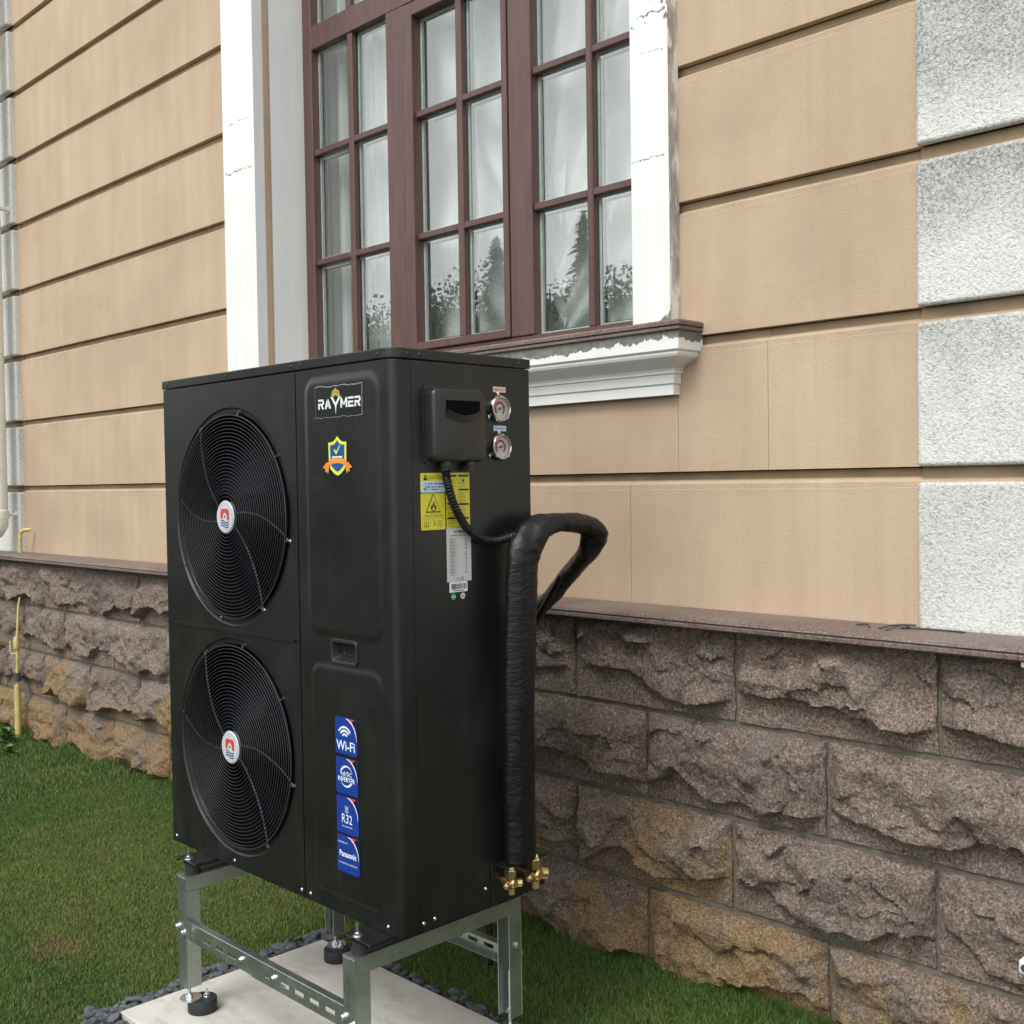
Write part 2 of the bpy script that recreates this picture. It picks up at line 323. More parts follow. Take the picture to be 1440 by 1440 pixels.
class MB:
    def __init__(s): s.v = []; s.f = []; s.mi = []
    def add(s, vs, fs, mi=0):
        b = len(s.v); s.v += [tuple(p) for p in vs]
        for f in fs: s.f.append(tuple(b+i for i in f)); s.mi.append(mi)
        return s
    def box(s, x0, x1, y0, y1, z0, z1, mi=0, rot=None, c=None):
        vs = [Vector((x, y, z)) for x in (x0, x1) for y in (y0, y1) for z in (z0, z1)]
        if rot is not None:
            cc = Vector(c) if c else Vector(((x0+x1)/2, (y0+y1)/2, (z0+z1)/2)); vs = [cc + rot @ (p-cc) for p in vs]
        return s.add(vs, [(0, 1, 3, 2), (4, 6, 7, 5), (0, 4, 5, 1), (2, 3, 7, 6), (0, 2, 6, 4), (1, 5, 7, 3)], mi)
    def prism(s, pts, f0, f1, mi=0, caps=True):
        """pts: 2D polygon; f0, f1 map a 2D point to 3D for the two ends"""
        n = len(pts); a = [f0(*p) for p in pts]; b = [f1(*p) for p in pts]
        fs = [(i, (i+1) % n, n+(i+1) % n, n+i) for i in range(n)]
        if caps: fs += [tuple(range(n-1, -1, -1)), tuple(range(n, 2*n))]
        return s.add(a+b, fs, mi)
    def tube(s, path, r, n=10, mi=0, caps=True, closed=False, up=None):
        path = [Vector(p) for p in path]; m = len(path); vs = []; pu = None
        for i, p in enumerate(path):
            if closed: t = path[(i+1) % m]-path[i-1]
            else: t = path[min(i+1, m-1)]-path[max(i-1, 0)]
            t.normalize()
            if pu is None:
                a = Vector(up) if up else (Vector((0, 0, 1)) if abs(t.z) < .9 else Vector((1, 0, 0)))
            else: a = pu
            u = (a - t*a.dot(t)).normalized(); v = t.cross(u); pu = u
            rr = r[i] if isinstance(r, (list, tuple)) else r
            vs += [p + u*(rr*math.cos(2*PI*k/n)) + v*(rr*math.sin(2*PI*k/n)) for k in range(n)]
        fs = []
        for i in range(m if closed else m-1):
            j = (i+1) % m
            for k in range(n): fs.append((i*n+k, i*n+(k+1) % n, j*n+(k+1) % n, j*n+k))
        if caps and not closed: fs += [tuple(range(n-1, -1, -1)), tuple((m-1)*n+k for k in range(n))]
        return s.add(vs, fs, mi)
    def lathe(s, prof, org, axis, n=24, mi=0, caps=True):
        """prof: list of (radius, distance along axis)"""
        ax = Vector(axis).normalized(); a = Vector((0, 0, 1)) if abs(ax.z) < .9 else Vector((1, 0, 0))
        u = (a-ax*a.dot(ax)).normalized(); v = ax.cross(u); o = Vector(org); vs = []
        for r, h in prof:
            vs += [o+ax*h+u*(r*math.cos(2*PI*k/n))+v*(r*math.sin(2*PI*k/n)) for k in range(n)]
        fs = [(i*n+k, i*n+(k+1) % n, (i+1)*n+(k+1) % n, (i+1)*n+k) for i in range(len(prof)-1) for k in range(n)]
        if caps: fs += [tuple(range(n-1, -1, -1)), tuple((len(prof)-1)*n+k for k in range(n))]
        return s.add(vs, fs, mi)
    def poly(s, pts, fr, d=0.0, mi=0): return s.add([fr(a, b, d) for a, b in pts], [tuple(range(len(pts)))], mi)
    def plate(s, pts, fr, d0, d1, mi=0):
        return s.prism(pts, lambda a, b: fr(a, b, d0), lambda a, b: fr(a, b, d1), mi)
    def grid(s, P, mi=0):
        """P: array (m, n, 3)"""
        m, n = P.shape[:2]; b = len(s.v); s.v += [tuple(p) for p in P.reshape(-1, 3)]
        for i in range(m-1):
            for j in range(n-1):
                s.f.append((b+i*n+j, b+i*n+j+1, b+(i+1)*n+j+1, b+(i+1)*n+j)); s.mi.append(mi)
        return s
    def build(s, name, mats, parent=None, smooth=None, bev=0, seg=1, label=None, off=None, kind=None):
        V = np.array(s.v, float)
        if off is not None: V = V+np.array(off)
        c = (V.min(0)+V.max(0))/2
        me = bpy.data.meshes.new(name); me.from_pydata((V-c).tolist(), [], s.f)
        mats = mats if isinstance(mats, (list, tuple)) else [mats]
        for m in mats: me.materials.append(m)
        if len(mats) > 1: me.polygons.foreach_set('material_index', s.mi)
        bm = bmesh.new(); bm.from_mesh(me); bmesh.ops.recalc_face_normals(bm, faces=bm.faces) if smooth != 'keep' else None
        bm.to_mesh(me); bm.free()
        o = bpy.data.objects.new(name, me); attach(o, c, parent)
        if smooth is not None:
            me.polygons.foreach_set('use_smooth', [True]*len(me.polygons))
            ang = 40 if smooth in (True, 'keep') else smooth
            me.update()
            try: me.set_sharp_from_angle(angle=math.radians(ang))
            except Exception: pass
        if bev:
            md = o.modifiers.new('edge', 'BEVEL'); md.width = bev; md.segments = seg; md.limit_method = 'ANGLE'; md.angle_limit = math.radians(40)
        if label: o['label'] = label
        if kind: o['kind'] = kind
        return o

def text_polys(body, size, bold=0.0, sx=1.0, align='CENTER', shear=0):
    cu = bpy.data.curves.new('text', 'FONT'); cu.body = body; cu.size = size; cu.align_x = align; cu.align_y = 'CENTER'
    cu.offset = bold*size; cu.resolution_u = 2; cu.shear = shear
    o = bpy.data.objects.new('text', cu); COL.objects.link(o)
    dg = bpy.context.evaluated_depsgraph_get(); dg.update()
    me = bpy.data.meshes.new_from_object(o.evaluated_get(dg))
    vs = [(v.co.x*sx, v.co.y) for v in me.vertices]; fs = [tuple(p.vertices) for p in me.polygons]
    bpy.data.objects.remove(o); bpy.data.curves.remove(cu); bpy.data.meshes.remove(me)
    return vs, fs
def put_text(mb, body, a, b, size, fr, d, mi=0, **k):
    rot = k.pop('rot', 0)
    vs, fs = text_polys(body, size, **k); c, s_ = math.cos(rot), math.sin(rot)
    mb.add([fr(a+x*c-y*s_, b+x*s_+y*c, d) for x, y in vs], fs, mi)

def put_marks(mb, words, a, b, size, fr, d, mi=0):
    """print too small to read in the photograph: letter-sized strokes in word groups"""
    n = sum(words)+len(words)-1; st = size*.62; x = a-n*st/2; r = random.Random(n)
    for w_ in words:
        for _ in range(w_):
            h_ = size*r.choice((.5, .5, .72))/2; mb.poly([(x, b-h_), (x+st*.7, b-h_), (x+st*.7, b+h_*r.uniform(.5, 1)), (x, b+h_)], fr, d, mi); x += st
        x += st
# value noise
def _h(ix, iy, s): 
    n = np.sin(ix*127.1+iy*311.7+s*74.7)*43758.5453; return n-np.floor(n)
def vnoise(x, y, s=0):
    ix, iy = np.floor(x), np.floor(y); fx, fy = x-ix, y-iy; fx = fx*fx*(3-2*fx); fy = fy*fy*(3-2*fy)
    return (_h(ix, iy, s)*(1-fx)+_h(ix+1, iy, s)*fx)*(1-fy)+(_h(ix, iy+1, s)*(1-fx)+_h(ix+1, iy+1, s)*fx)*fy
def fbm(x, y, s=0, o=4, g=.5):
    t = 0; a = 1; n = 0
    for k in range(o): t = t+a*vnoise(x*2**k, y*2**k, s+k*13); n += a; a *= g
    return t/n
def sstep(a, b, x): t = np.clip((x-a)/(b-a), 0, 1); return t*t*(3-2*t)

# ------------------------------------------------------------------ ground
gnd = MB().box(-70, 60, -80, 90, -.4, 0).build('ground', MT['ground'], None); tag(gnd, 'soil under the mown lawn', 'ground', kind='structure')

# ------------------------------------------------------------------ house
YW = 2.74; G0, GP = 1.5005, .4015
house = thing('house', (-3.2, YW, 0), 'tan plastered house wall with grooved courses, maroon window and stone plinth', 'house')
XL, XR = -9.4, 1.8; WX0, WX1, WZ0, WZ1 = -4.287, -2.185, 1.94, G0+7*GP
# wall core behind the panels
core = MB()
for a in ((XL, WX0-.051, .02, 5.6), (WX1+.051, XR, .02, 5.6), (WX0-.051, WX1+.051, .02, WZ0-.03), (WX0-.051, WX1+.051, WZ1+.051, 5.6)):
    core.box(a[0], a[1], YW+.0352, YW+.34, a[2], a[3])
plaster_wall = core.build('plaster_wall', MT['groove'], house)
PROF = lambda zb, zt: [(YW+.035, zb), (YW, zb), (YW, zt-.054), (YW+.0006, zt-.0532), (YW+.0006, zt-.038), (YW+.024, zt-.025), (YW+.024, zt-.004), (YW+.035, zt)]
CUTS = {0: [-6.054, -5.54, -2.245], 1: [-5.564, -2.056, -1.743], 2: [-5.278, -3.1], 3: [-6.17], 5: [-5.6]}
for k in range(0, 10):
    zb = 1.085 if k == 0 else G0+(k-1)*GP
    zt = G0+k*GP
    if zt > 5.6: zt = 5.6
    spans = [(XL+2.2, WX0), (WX1, XR-2.8)] if WZ0-.05 < zb and zt <= WZ1+.01 or k == 2 else [(XL+2.2, XR-2.8)]
    for x0, x1 in spans:
        x0 = max(x0, -7.2); x1 = min(x1, -1.0)
        xs = [x0]+[c for c in CUTS.get(k, []) if x0 < c < x1]+[x1]
        for a, b in zip(xs, xs[1:]):
            g = .0007; a2 = a+(g if a > x0 else 0); b2 = b-(g if b < x1 else 0)
            pm_ = MB().prism(PROF(zb, zt), lambda y, z: Vector((a2, y, z)), lambda y, z: Vector((b2, y, z)))
            pm_.mi = [1 if i in (5, 6) else 0 for i in range(len(pm_.f))]; pm_.build('plaster_panel', [MT['plaster'], MT['groove']], plaster_wall)
# rough rendered corner blocks
for side, (x0, x1, yf) in {'r': (-1.3, XR, 2.722), 'l': (XL, -7.05, 2.705)}.items():
    for k in range(0, 10):
        zb = 1.085 if k == 0 else G0+(k-1)*GP; zt = min(G0+k*GP-.040, 5.6)
        m = MT['quoin2'] if (k == 0 or side == 'l') else MT['quoin']
        MB().box(x0, x1, yf, YW+.0346, zb, zt).build('quoin_block', m, house, smooth=60, bev=.010, seg=4, label='clean white rough render block' if k == 0 else None)
    MB().box(x0+.001, x1-.001, YW+.014, YW+.0348, 1.086, 5.6).build('quoin_backing', MT['groove'], house)
# stone plinth
plinth = MB().box(XL, XR, 2.679, 3.0, -.3, 1.052).build('stone_plinth', MT['mortar'], house)
def stone(x0, x1, z0, z1, seed, hi):
    rs = .0060 if x1 > -3 else .0085
    nx, nz_ = (int((x1-x0)/rs), int((z1-z0)/rs)) if hi else (24, 12)
    r = np.random.default_rng(seed)
    X, Z = np.meshgrid(np.linspace(x0, x1, nx+1), np.linspace(z0, z1, nz_+1), indexing='ij')
    # jagged outline
    jx = (fbm(Z*18, X*0+seed, seed, 3)-.5)*.010; wX = sstep(.06, 0, np.minimum(X-x0, x1-X))
    jz = (fbm(X*14, Z*0+seed, seed+5, 3)-.5)*.012; wZ = sstep(.05, 0, np.minimum(Z-z0, z1-Z))
    u = X-x0; v = Z-z0; W, H = x1-x0, z1-z0
    wx = u + (fbm(X*5, Z*5, seed+2, 3)-.5)*.08; wz = v+(fbm(X*5, Z*5, seed+3, 3)-.5)*.08
    h = .052+.018*(1-v/H)+r.normal(0, .10)*(u-W/2)*.4+r.normal(0, .2)*(v-H/2)*.3
    for k in range(5):                                   # conchoidal chisel facets
        cx, cz = r.uniform(0, W), r.uniform(.15*H, H); sx, sz = r.normal(0, .22), r.normal(-.1, .28)
        h = np.minimum(h, r.uniform(.046, .072)+(wx-cx)*sx+(wz-cz)*sz+.045*sstep(.05, .22, np.hypot(wx-cx, wz-cz)))
    h = np.maximum(h, .030)
    h = h+(fbm(X*5, Z*7, seed+7, 3, .5)-.5)*.040-np.abs(fbm(X*7.5, Z*9, seed+6, 3)-.5)*.060+.008+(fbm(X*24, Z*28, seed+8, 4, .6)-.5)*.020
    # split-face fractures: tilted cells with crisp steps between them
    best = np.full(X.shape, 9.); add = np.zeros(X.shape)
    qx = u+(fbm(X*10, Z*10, seed+21, 3)-.5)*.09; qz = v+(fbm(X*10, Z*10, seed+22, 3)-.5)*.09
    for k in range(17):
        cx, cz = r.uniform(0, W), r.uniform(0, H); d = (qx-cx)**2+((qz-cz)*1.5)**2; m_ = d < best
        best = np.where(m_, d, best); add = np.where(m_, r.normal(0, .0065)+(qx-cx)*r.normal(0, .10)+(qz-cz)*r.normal(-.05, .14), add)
    h = h+.012+np.clip(add, -.012, .013)*(1 if x1 > -3 else .5)
    h = np.clip(h, .024, .115)
    led = .060+(fbm(X*5.0, X*0+3.1, seed+9, 3, .5)-.5)*.17           # broken lower lip, stone cut back below it
    led = np.maximum(led, .012)
    body = sstep(led-.009, led+.004, v)
    e = np.minimum(np.minimum(u, W-u)/.048, (H-v)/.060)
    edge = sstep(-.25, 1, e+(fbm(X*16, Z*16, seed+11, 3)-.5)*.7)
    low = .012+.012*fbm(X*12, Z*14, seed+12, 4)
    hh = low + (h-low)*body*edge
    Y = 2.690-hh
    P = np.stack([X+jx*wX, Y, Z+jz*wZ*.5], -1)
    mb = MB(); mb.grid(P)
    n2 = nz_+1; n1 = nx+1
    ring = [i*n2 for i in range(n1)]+[(n1-1)*n2+j for j in range(1, n2)]+[i*n2+n2-1 for i in range(n1-2, -1, -1)]+[j for j in range(n2-2, 0, -1)]
    b = len(mb.v); mb.v += [(mb.v[i][0], 2.70, mb.v[i][2]) for i in ring]
    for i in range(len(ring)):
        j = (i+1) % len(ring); mb.f.append((ring[i], b+i, b+j, ring[j])); mb.mi.append(0)
    return mb.build('stone', MT['stone'], plinth, smooth=50)
JZ = [1.056, .787, .516, .250, -.035]
for c in range(4):
    first = -2.42 if c % 2 == 0 else -2.13
    k0 = math.floor((XL-first)/.6); x = first+k0*.6; i = 0
    while x < XR-.1:
        jit = lambda q: ((math.sin(q*91.7+c*37)*43758.5) % 1-.5)*.02
        x1 = x+.6; hi = -3.1 < x1 and x < -.7 or -7.6 < x < -4.6
        stone(x+jit(round(x, 2))+.006, x1+jit(round(x1, 2))-.006, JZ[c+1]+.004, JZ[c]-(.003 if c == 0 else .013), 100*c+i+3, hi); x = x1; i += 1
# coping
cop = [(2.752, 1.0535), (2.752, 1.094), (2.60, 1.0865), (2.588, 1.081), (2.585, 1.074), (2.5905, 1.070), (2.5865, 1.066), (2.5865, 1.0575), (2.592, 1.0535)]
for a in np.arange(XL, XR-.01, 1.4):
    MB().prism(cop, lambda y, z: Vector((a+.0006, y, z)), lambda y, z: Vector((min(a+1.4, XR)-.0006, y, z))).build('coping_slab', MT['trimstone'], house, smooth=35)
# window surround
trim_prof = lambda w: [(0, YW-.0004), (0, 2.69), (.018, 2.69), (.021, 2.6925), (.030, 2.6925), (.033, 2.69), (w-.034, 2.69), (w-.031, 2.6925), (w-.022, 2.6925), (w-.019, 2.69), (w, 2.69), (w, YW-.0004)]
def vtrim(x0, x1, zb, zt):
    w = x1-x0; pr = trim_prof(w); n = len(pr)
    mb = MB(); mb.prism(pr, lambda x, y: Vector((x0+x, y, zb)), lambda x, y: Vector((x0+x, y, zt)))
    return mb
tl = vtrim(-4.545, WX0, WZ0, 4.55).build('window_trim', MT['white'], house)
tb = vtrim(WX1, -2.043, WZ0, 4.55); tb.mi = [1 if i == 10 else 0 for i in range(len(tb.f))]
tr_ = tb.build('window_trim', [MT['white'], MT['peel']], house, label='white window trim with peeling grey right edge')
MB().box(-4.60, -2.0, 2.665, YW-.0004, 4.552, 4.80).build('window_trim', MT['white'], house, bev=.004)
# reveals
rv = MB()
rv.box(WX0-.05, WX0-.0002, YW+.0255, 3.08, WZ0-.028, WZ1+.05); rv.box(WX1+.0002, WX1+.05, YW+.0255, 3.08, WZ0-.028, WZ1+.05); rv.box(WX0, WX1, YW+.0255, 3.08, WZ1+.0003, WZ1+.05)
rv.build('window_reveal', MT['reveal'], house)
MB().box(WX0-.04, WX0+.0012, YW+.0006, YW+.0252, WZ0+.003, WZ1).build('reveal_edge', MT['plaster'], house)
# sill slab and cornice (mitred returns)
SX0, SX1 = -4.51, -2.08
def sweep(prof, mat, name, smooth=None):
    rows = []
    for d, z in prof:
        rows.append([(SX0-d, YW+.012, z), (SX0-d, YW-d, z), (SX1+d, YW-d, z), (SX1+d, YW+.012, z)])
    P = np.array(rows).transpose(1, 0, 2); mb = MB(); n = len(prof)
    vs = P.reshape(-1, 3); fs = [(i*n+j, i*n+(j+1) % n, (i+1)*n+(j+1) % n, (i+1)*n+j) for i in range(3) for j in range(n)]
    fs += [tuple(range(n)), tuple(range(4*n-1, 3*n-1, -1))]
    return MB().add(vs, fs).build(name, mat, house, smooth=smooth)
cyma = [(.100, 1.8515)]+[(.100-.058*t+.011*math.sin(t*2*PI), 1.8515-.0575*t) for t in (.12, .25, .37, .5, .62, .75, .88, 1)]
sweep([(-.01, 1.9085), (.108, 1.9085), (.108, 1.856), (.104, 1.852)]+cyma+[(.036, 1.793), (.036, 1.765), (.032, 1.7625), (.030, 1.7605), (.030, 1.731), (-.01, 1.731)], MT['cornice'], 'sill_cornice', 22)
sweep([(-.01, 1.909), (.112, 1.909), (.117, 1.912), (.117, 1.919), (.113, 1.9215), (.120, 1.925), (.120, 1.934), (.115, 1.9395), (-.01, 1.943)], MT['trimstone'], 'window_sill', 25)
MB().box(WX0, WX1, YW+.0, 2.951, 1.9135, 1.9445).build('window_sill', MT['trimstone'], house)

# window: > frame, sash, mullions, glazing bars, panes
F = MT['frame']; YF = 2.95; ZT = WZ1
win = MB()
win.box(WX0, -4.221, YF, 3.03, 1.945, ZT); win.box(-2.25, WX1, YF, 3.03, 1.945, ZT)
win.box(-4.221, -2.25, YF+.002, 3.029, 1.945, 2.012); win.box(-4.221, -2.25, YF+.002, 3.029, ZT-.07, ZT)
win.box(-4.221, -2.25, YF+.0015, 3.028, 3.418, 3.523)
window = win.build('window', F, house, bev=.003)
for a, b in ((-3.686, -3.576), (-2.972, -2.858)):
    MB().box(a, b, YF-.003, 3.027, 2.0125, 3.4175).build('post', F, window, bev=.004)
    MB().box(a, b, YF-.003, 3.027, 3.5235, ZT-.0705).build('post', F, window, bev=.004)
sash = MB(); ys = YF-.010
sash.box(-3.570, -3.513, ys, 3.020, 2.014, 3.410); sash.box(-3.003, -2.9745, ys, 3.020, 2.014, 3.410)
sash.box(-3.513, -3.003, ys+.0005, 3.019, 2.014, 2.046); sash.box(-3.513, -3.003, ys+.0005, 3.019, 3.354, 3.410)
sash.build('sash', F, window, bev=.004)
BAYS = [(-4.221, -3.686, -3.9455, .0165, 2.012, 3.418), (-3.513, -3.003, -3.2525, .0165, 2.046, 3.354), (-2.858, -2.25, -2.5865, .0135, 2.012, 3.418)]
for x0, x1, xm, hw, z0, z1 in BAYS:
    rows = [z0, 2.474, 2.9625, z1]
    MB().box(xm-hw, xm+hw, YF+.006, 2.984, z0, z1).build('mullion', F, window, bev=.004)
    for zb in rows[1:3]:
        for a, b in ((x0, xm-hw), (xm+hw, x1)):
            MB().box(a, b, YF+.0075, 2.984, zb-.0135, zb+.0135).build('glazing_bar', F, window, bev=.004)
    zs = [z0, rows[1]-.0135, rows[1]+.0135, rows[2]-.0135, rows[2]+.0135, z1]
    for i in range(3):
        for a, b in ((x0, xm-hw), (xm+hw, x1)):
            za, zc = zs[2*i], zs[2*i+1]
            pa = MB(); c = ((a+b)/2, 2.9845, (za+zc)/2)
            tilt = Matrix.Rotation(random.uniform(-.004, .004), 3, 'Z') @ Matrix.Rotation(random.uniform(-.003, .003), 3, 'X')
            pa.box(a-.003, b+.003, 2.984, 2.985, za-.003, zc+.003, rot=tilt, c=c).build('pane', MT['glass'], window)
            sp = MB(); t = .011; y0, y1 = 2.9895, 3.001
            sp.box(a, a+t, y0, y1, za, zc); sp.box(b-t, b, y0, y1, za, zc); sp.box(a+t, b-t, y0, y1, za, za+t); sp.box(a+t, b-t, y0, y1, zc-t, zc)
            sp.build('spacer', MT['spacer'], window)
            sp = MB(); t = .016; y0, y1 = 3.004, 3.010
            sp.box(a, a+t, y0, y1, za, zc); sp.box(b-t, b, y0, y1, za, zc); sp.box(a+t, b-t, y0, y1, za, za+t); sp.box(a+t, b-t, y0, y1, zc-t, zc)
            sp.build('gasket', MT['gasket'], window)
    # room-side bars of the double glazing
    ib = MB(); ib.box(xm-.02, xm+.02, 3.012, 3.034, z0, z1)
    for zb in rows[1:3]: ib.box(x0, xm-.02, 3.0125, 3.033, zb-.018, zb+.018); ib.box(xm+.02, x1, 3.0125, 3.033, zb-.018, zb+.018)
    ib.build('inner_bar', MT['spacer'], window)
for x0, x1 in ((-4.221, -3.686), (-3.576, -2.972), (-2.858, -2.25)):
    MB().box(x0-.003, x1+.003, 2.984, 2.985, 3.52, ZT-.067).build('pane', MT['glass'], window)
    MB().box(x0, x0+.012, 2.99, 3.002, 3.523, ZT-.07).build('spacer', MT['spacer'], window)
    MB().box((x0+x1)/2-.0165, (x0+x1)/2+.0165, YF+.006, 2.984, 3.523, ZT-.07).build('mullion', F, window, bev=.004)
# dim room behind
rm = MB(); x0, x1, y0, y1, z0, z1 = -6.2, -.6, 3.082, 6.5, 1.0, 4.6
rm.add([(x0, y0, z0), (x1, y0, z0), (x1, y1, z0), (x0, y1, z0), (x0, y0, z1), (x1, y0, z1), (x1, y1, z1), (x0, y1, z1)], [(0, 1, 2, 3), (4, 7, 6, 5), (3, 2, 6, 7), (0, 3, 7, 4), (1, 5, 6, 2)])
rm.build('room_shell', MT['room'], house)

# sheer curtains
def curtain(x0, x1, style, label):
    nx, nz_ = 320, 200
    U, V = np.meshgrid(np.linspace(0, 1, nx), np.linspace(0, 1, nz_), indexing='ij')
    X = x0+(x1-x0)*U; Z = 1.97+(4.2-1.97)*V
    if style == 'straight':
        Y = 3.105+.020*np.sin(U*42+1.6*np.sin(U*9)+.5*np.sin(V*3))+.012*np.sin(U*95+V*2)
    else:
        px, pz = (1.25, -.25) if style == 'left' else (-.25, -.22)
        ang = np.arctan2((V*2.2-pz), (U-px)*(x1-x0)*2.0); rad = np.hypot((U-px)*(x1-x0)*1.4, V*2.2-pz)
        Y = 3.110+.021*np.sin(ang*20+1.4*np.sin(rad*2.0))*np.clip(rad, .2, 1)+.014*np.sin(ang*37+rad*2.4)
        Y += .016*np.sin((V*2.2-1.0*(U-.5)**2*2.4)*11)*sstep(.2, .6, V)
    mb = MB(); mb.grid(np.stack([X, Y, Z], -1))
    o = mb.build('sheer_curtain', MT['curtain'], None, smooth='keep')
    return tag(o, label, 'curtain', 'sheer curtains behind the window')
curtain(-4.35, -3.62, 'straight', 'sheer white curtain in straight pleats behind the left bay of the window')
curtain(-3.66, -2.84, 'left', 'sheer white swagged curtain behind the middle opening sash of the window')
curtain(-2.90, -2.05, 'right', 'sheer white swagged curtain behind the right bay of the window, beside the peeling trim')

# ------------------------------------------------------------------ heat pump
U0 = Vector((-3.013, 1.572, .45)); PW, PD, PH = 1.048, .435, 1.33
hp = thing('heat_pump', tuple(U0+Vector((PW/2, PD/2, 0))), 'tall black two-fan outdoor heat pump unit standing on galvanised frame', 'heat pump')
FR = lambda a, b, d=0: U0+Vector((a, -d, b))
SD = lambda a, b, d=0: U0+Vector((PW+d, a, b))
B = MT['black']
FANS = [(.354, .945), (.354, .330)]; RO, RI = .290, .272
ZS = .6395
fp = MB(); NS = 96
for (cx, cz), (za, zb) in zip(FANS, ((ZS+.0012, 1.305), (.002, ZS-.0012))):
    xa, xb = 0.0, .669
    angs = sorted([2*PI*k/NS for k in range(NS)]+[math.atan2(z-cz, x-cx) % (2*PI) for x in (xa, xb) for z in (za, zb)])
    def hit(t):
        c, s = math.cos(t), math.sin(t); q = 9e9
        if abs(c) > 1e-9: q = min(q, ((xb if c > 0 else xa)-cx)/c)
        if abs(s) > 1e-9: q = min(q, ((zb if s > 0 else za)-cz)/s)
        return q
    loops = []
    for fn, d in ((lambda t: hit(t), 0), (lambda t: min(RO+.001, hit(t)-.002), 0), (lambda t: RO-.003, -.0035), (lambda t: RI+.004, -.004), (lambda t: RI, -.010), (lambda t: RI-.001, -.15)):
        loops.append([FR(cx+fn(t)*math.cos(t), cz+fn(t)*math.sin(t), d) for t in angs])
    n = len(angs); vs = [p for l in loops for p in l]
    for i in range(len(loops)-1):
        fp.add([p for l in loops[i:i+2] for p in l], [(k, (k+1) % n, n+(k+1) % n, n+k) for k in range(n)], 1 if i == len(loops)-2 else 0)
# raised seam line between the two fan panels, left flank
fp.box(U0.x+.033, U0.x+.647, U0.y-.0035, U0.y+.004, U0.z+ZS-.0045, U0.z+ZS+.0035)
fp.box(U0.x, U0.x+.669, U0.y+.004, U0.y+.006, U0.z+ZS-.01, U0.z+ZS+.01)
fp.box(U0.x, U0.x+.0015, U0.y+.0005, U0.y+PD, U0.z+.002, U0.z+1.305)
fp.build('fan_panel', [B, MT['dark']], hp, smooth=30)  # duct walls take the near-black, cavity shade put into their colour
# service panel: embossed front, rounded corner
R = .017; nxg, nzg = 84, 262
xs = np.linspace(.6725, PW-R, nxg); zs = np.linspace(.002, 1.305, nzg)
XX, ZZ = np.meshgrid(xs, zs, indexing='ij')
def rrect(x, z, x0, x1, z0, z1, r):
    qx = np.abs(x-(x0+x1)/2)-(x1-x0)/2+r; qz = np.abs(z-(z0+z1)/2)-(z1-z0)/2+r
    return np.hypot(np.maximum(qx, 0), np.maximum(qz, 0))+np.minimum(np.maximum(qx, qz), 0)-r
D = np.zeros_like(XX)
for q in ((.717, .998, .672, 1.277, .035), (.721, .996, .045, .592, .035)):
    sd_ = rrect(XX, ZZ, *q); D += .0036*sstep(.009, -.009, sd_)
hsd = rrect(XX, ZZ, .806, .899, .607, .654, .012)
D -= .030*sstep(.004, -.004, hsd)
Pf = np.stack([U0.x+XX, U0.y-D, U0.z+ZZ], -1)
sv = MB(); sv.grid(Pf)
arc = [(PW-R+R*math.sin(t), R-R*math.cos(t)) for t in np.linspace(0, PI/2, 9)]+[(PW-.0007, .0562)]
sv.add([U0+Vector((x, y, z)) for z in (.002, 1.305) for x, y in arc], [(i, i+1, len(arc)+i+1, len(arc)+i) for i in range(len(arc)-1)])
sv.build('service_panel', B, hp, smooth=40)
# side and back
sp_ = MB()
sp_.add([SD(.0555, .002), SD(PD, .002), SD(PD, 1.305), SD(.0555, 1.305)], [(0, 1, 2, 3)])
sp_.box(U0.x+PW-.03, U0.x+PW-.002, U0.y+.050, U0.y+.0565, U0.z+.002, U0.z+1.305)
sp_.add([U0+Vector(p) for p in ((0, PD, .002), (PW, PD, .002), (PW, PD, 1.305), (0, PD, 1.305))], [(0, 3, 2, 1)])
sp_.box(U0.x+.674, U0.x+PW-.05, U0.y+.034, U0.y+.036, U0.z+.004, U0.z+1.30)
sp_.box(U0.x+.6672, U0.x+.6745, U0.y+.004, U0.y+.02, U0.z+.004, U0.z+1.30)
sp_.build('side_panel', B, hp, smooth=30)
ins = MB().box(U0.x+.004, U0.x+.664, U0.y+.16, U0.y+.162, U0.z+.004, U0.z+1.30)
ins.build('cavity_shade_sheet', MT['dark'], hp)  # near-black sheet stands in for the shade behind the fans
cl = MB()                                                    # condenser coil on the rear face
for k in range(60): cl.box(U0.x+.02, U0.x+.9, U0.y+PD, U0.y+PD+.004, U0.z+.03+k*.021, U0.z+.030+k*.021+.006)
cl.build('coil', MT['galv'], hp)
# base pan and lid
outl = lambda e, R=.017: [(-e, -e), (PW-R, -e)]+[(PW-R+(R+e)*math.sin(t), R-(R+e)*math.cos(t)) for t in np.linspace(0, PI/2, 8)[1:]]+[(PW+e, PD+e), (-e, PD+e)]
MB().prism(outl(-.001), lambda x, y: U0+Vector((x, y, 0)), lambda x, y: U0+Vector((x, y, .012))).build('base_pan', B, hp)
lid = MB(); o1 = outl(.003, .034); lid.prism(o1, lambda x, y: U0+Vector((x, y, 1.307)), lambda x, y: U0+Vector((x, y, 1.331)))
lid.build('lid', B, hp, smooth=40, bev=.0025, seg=2)
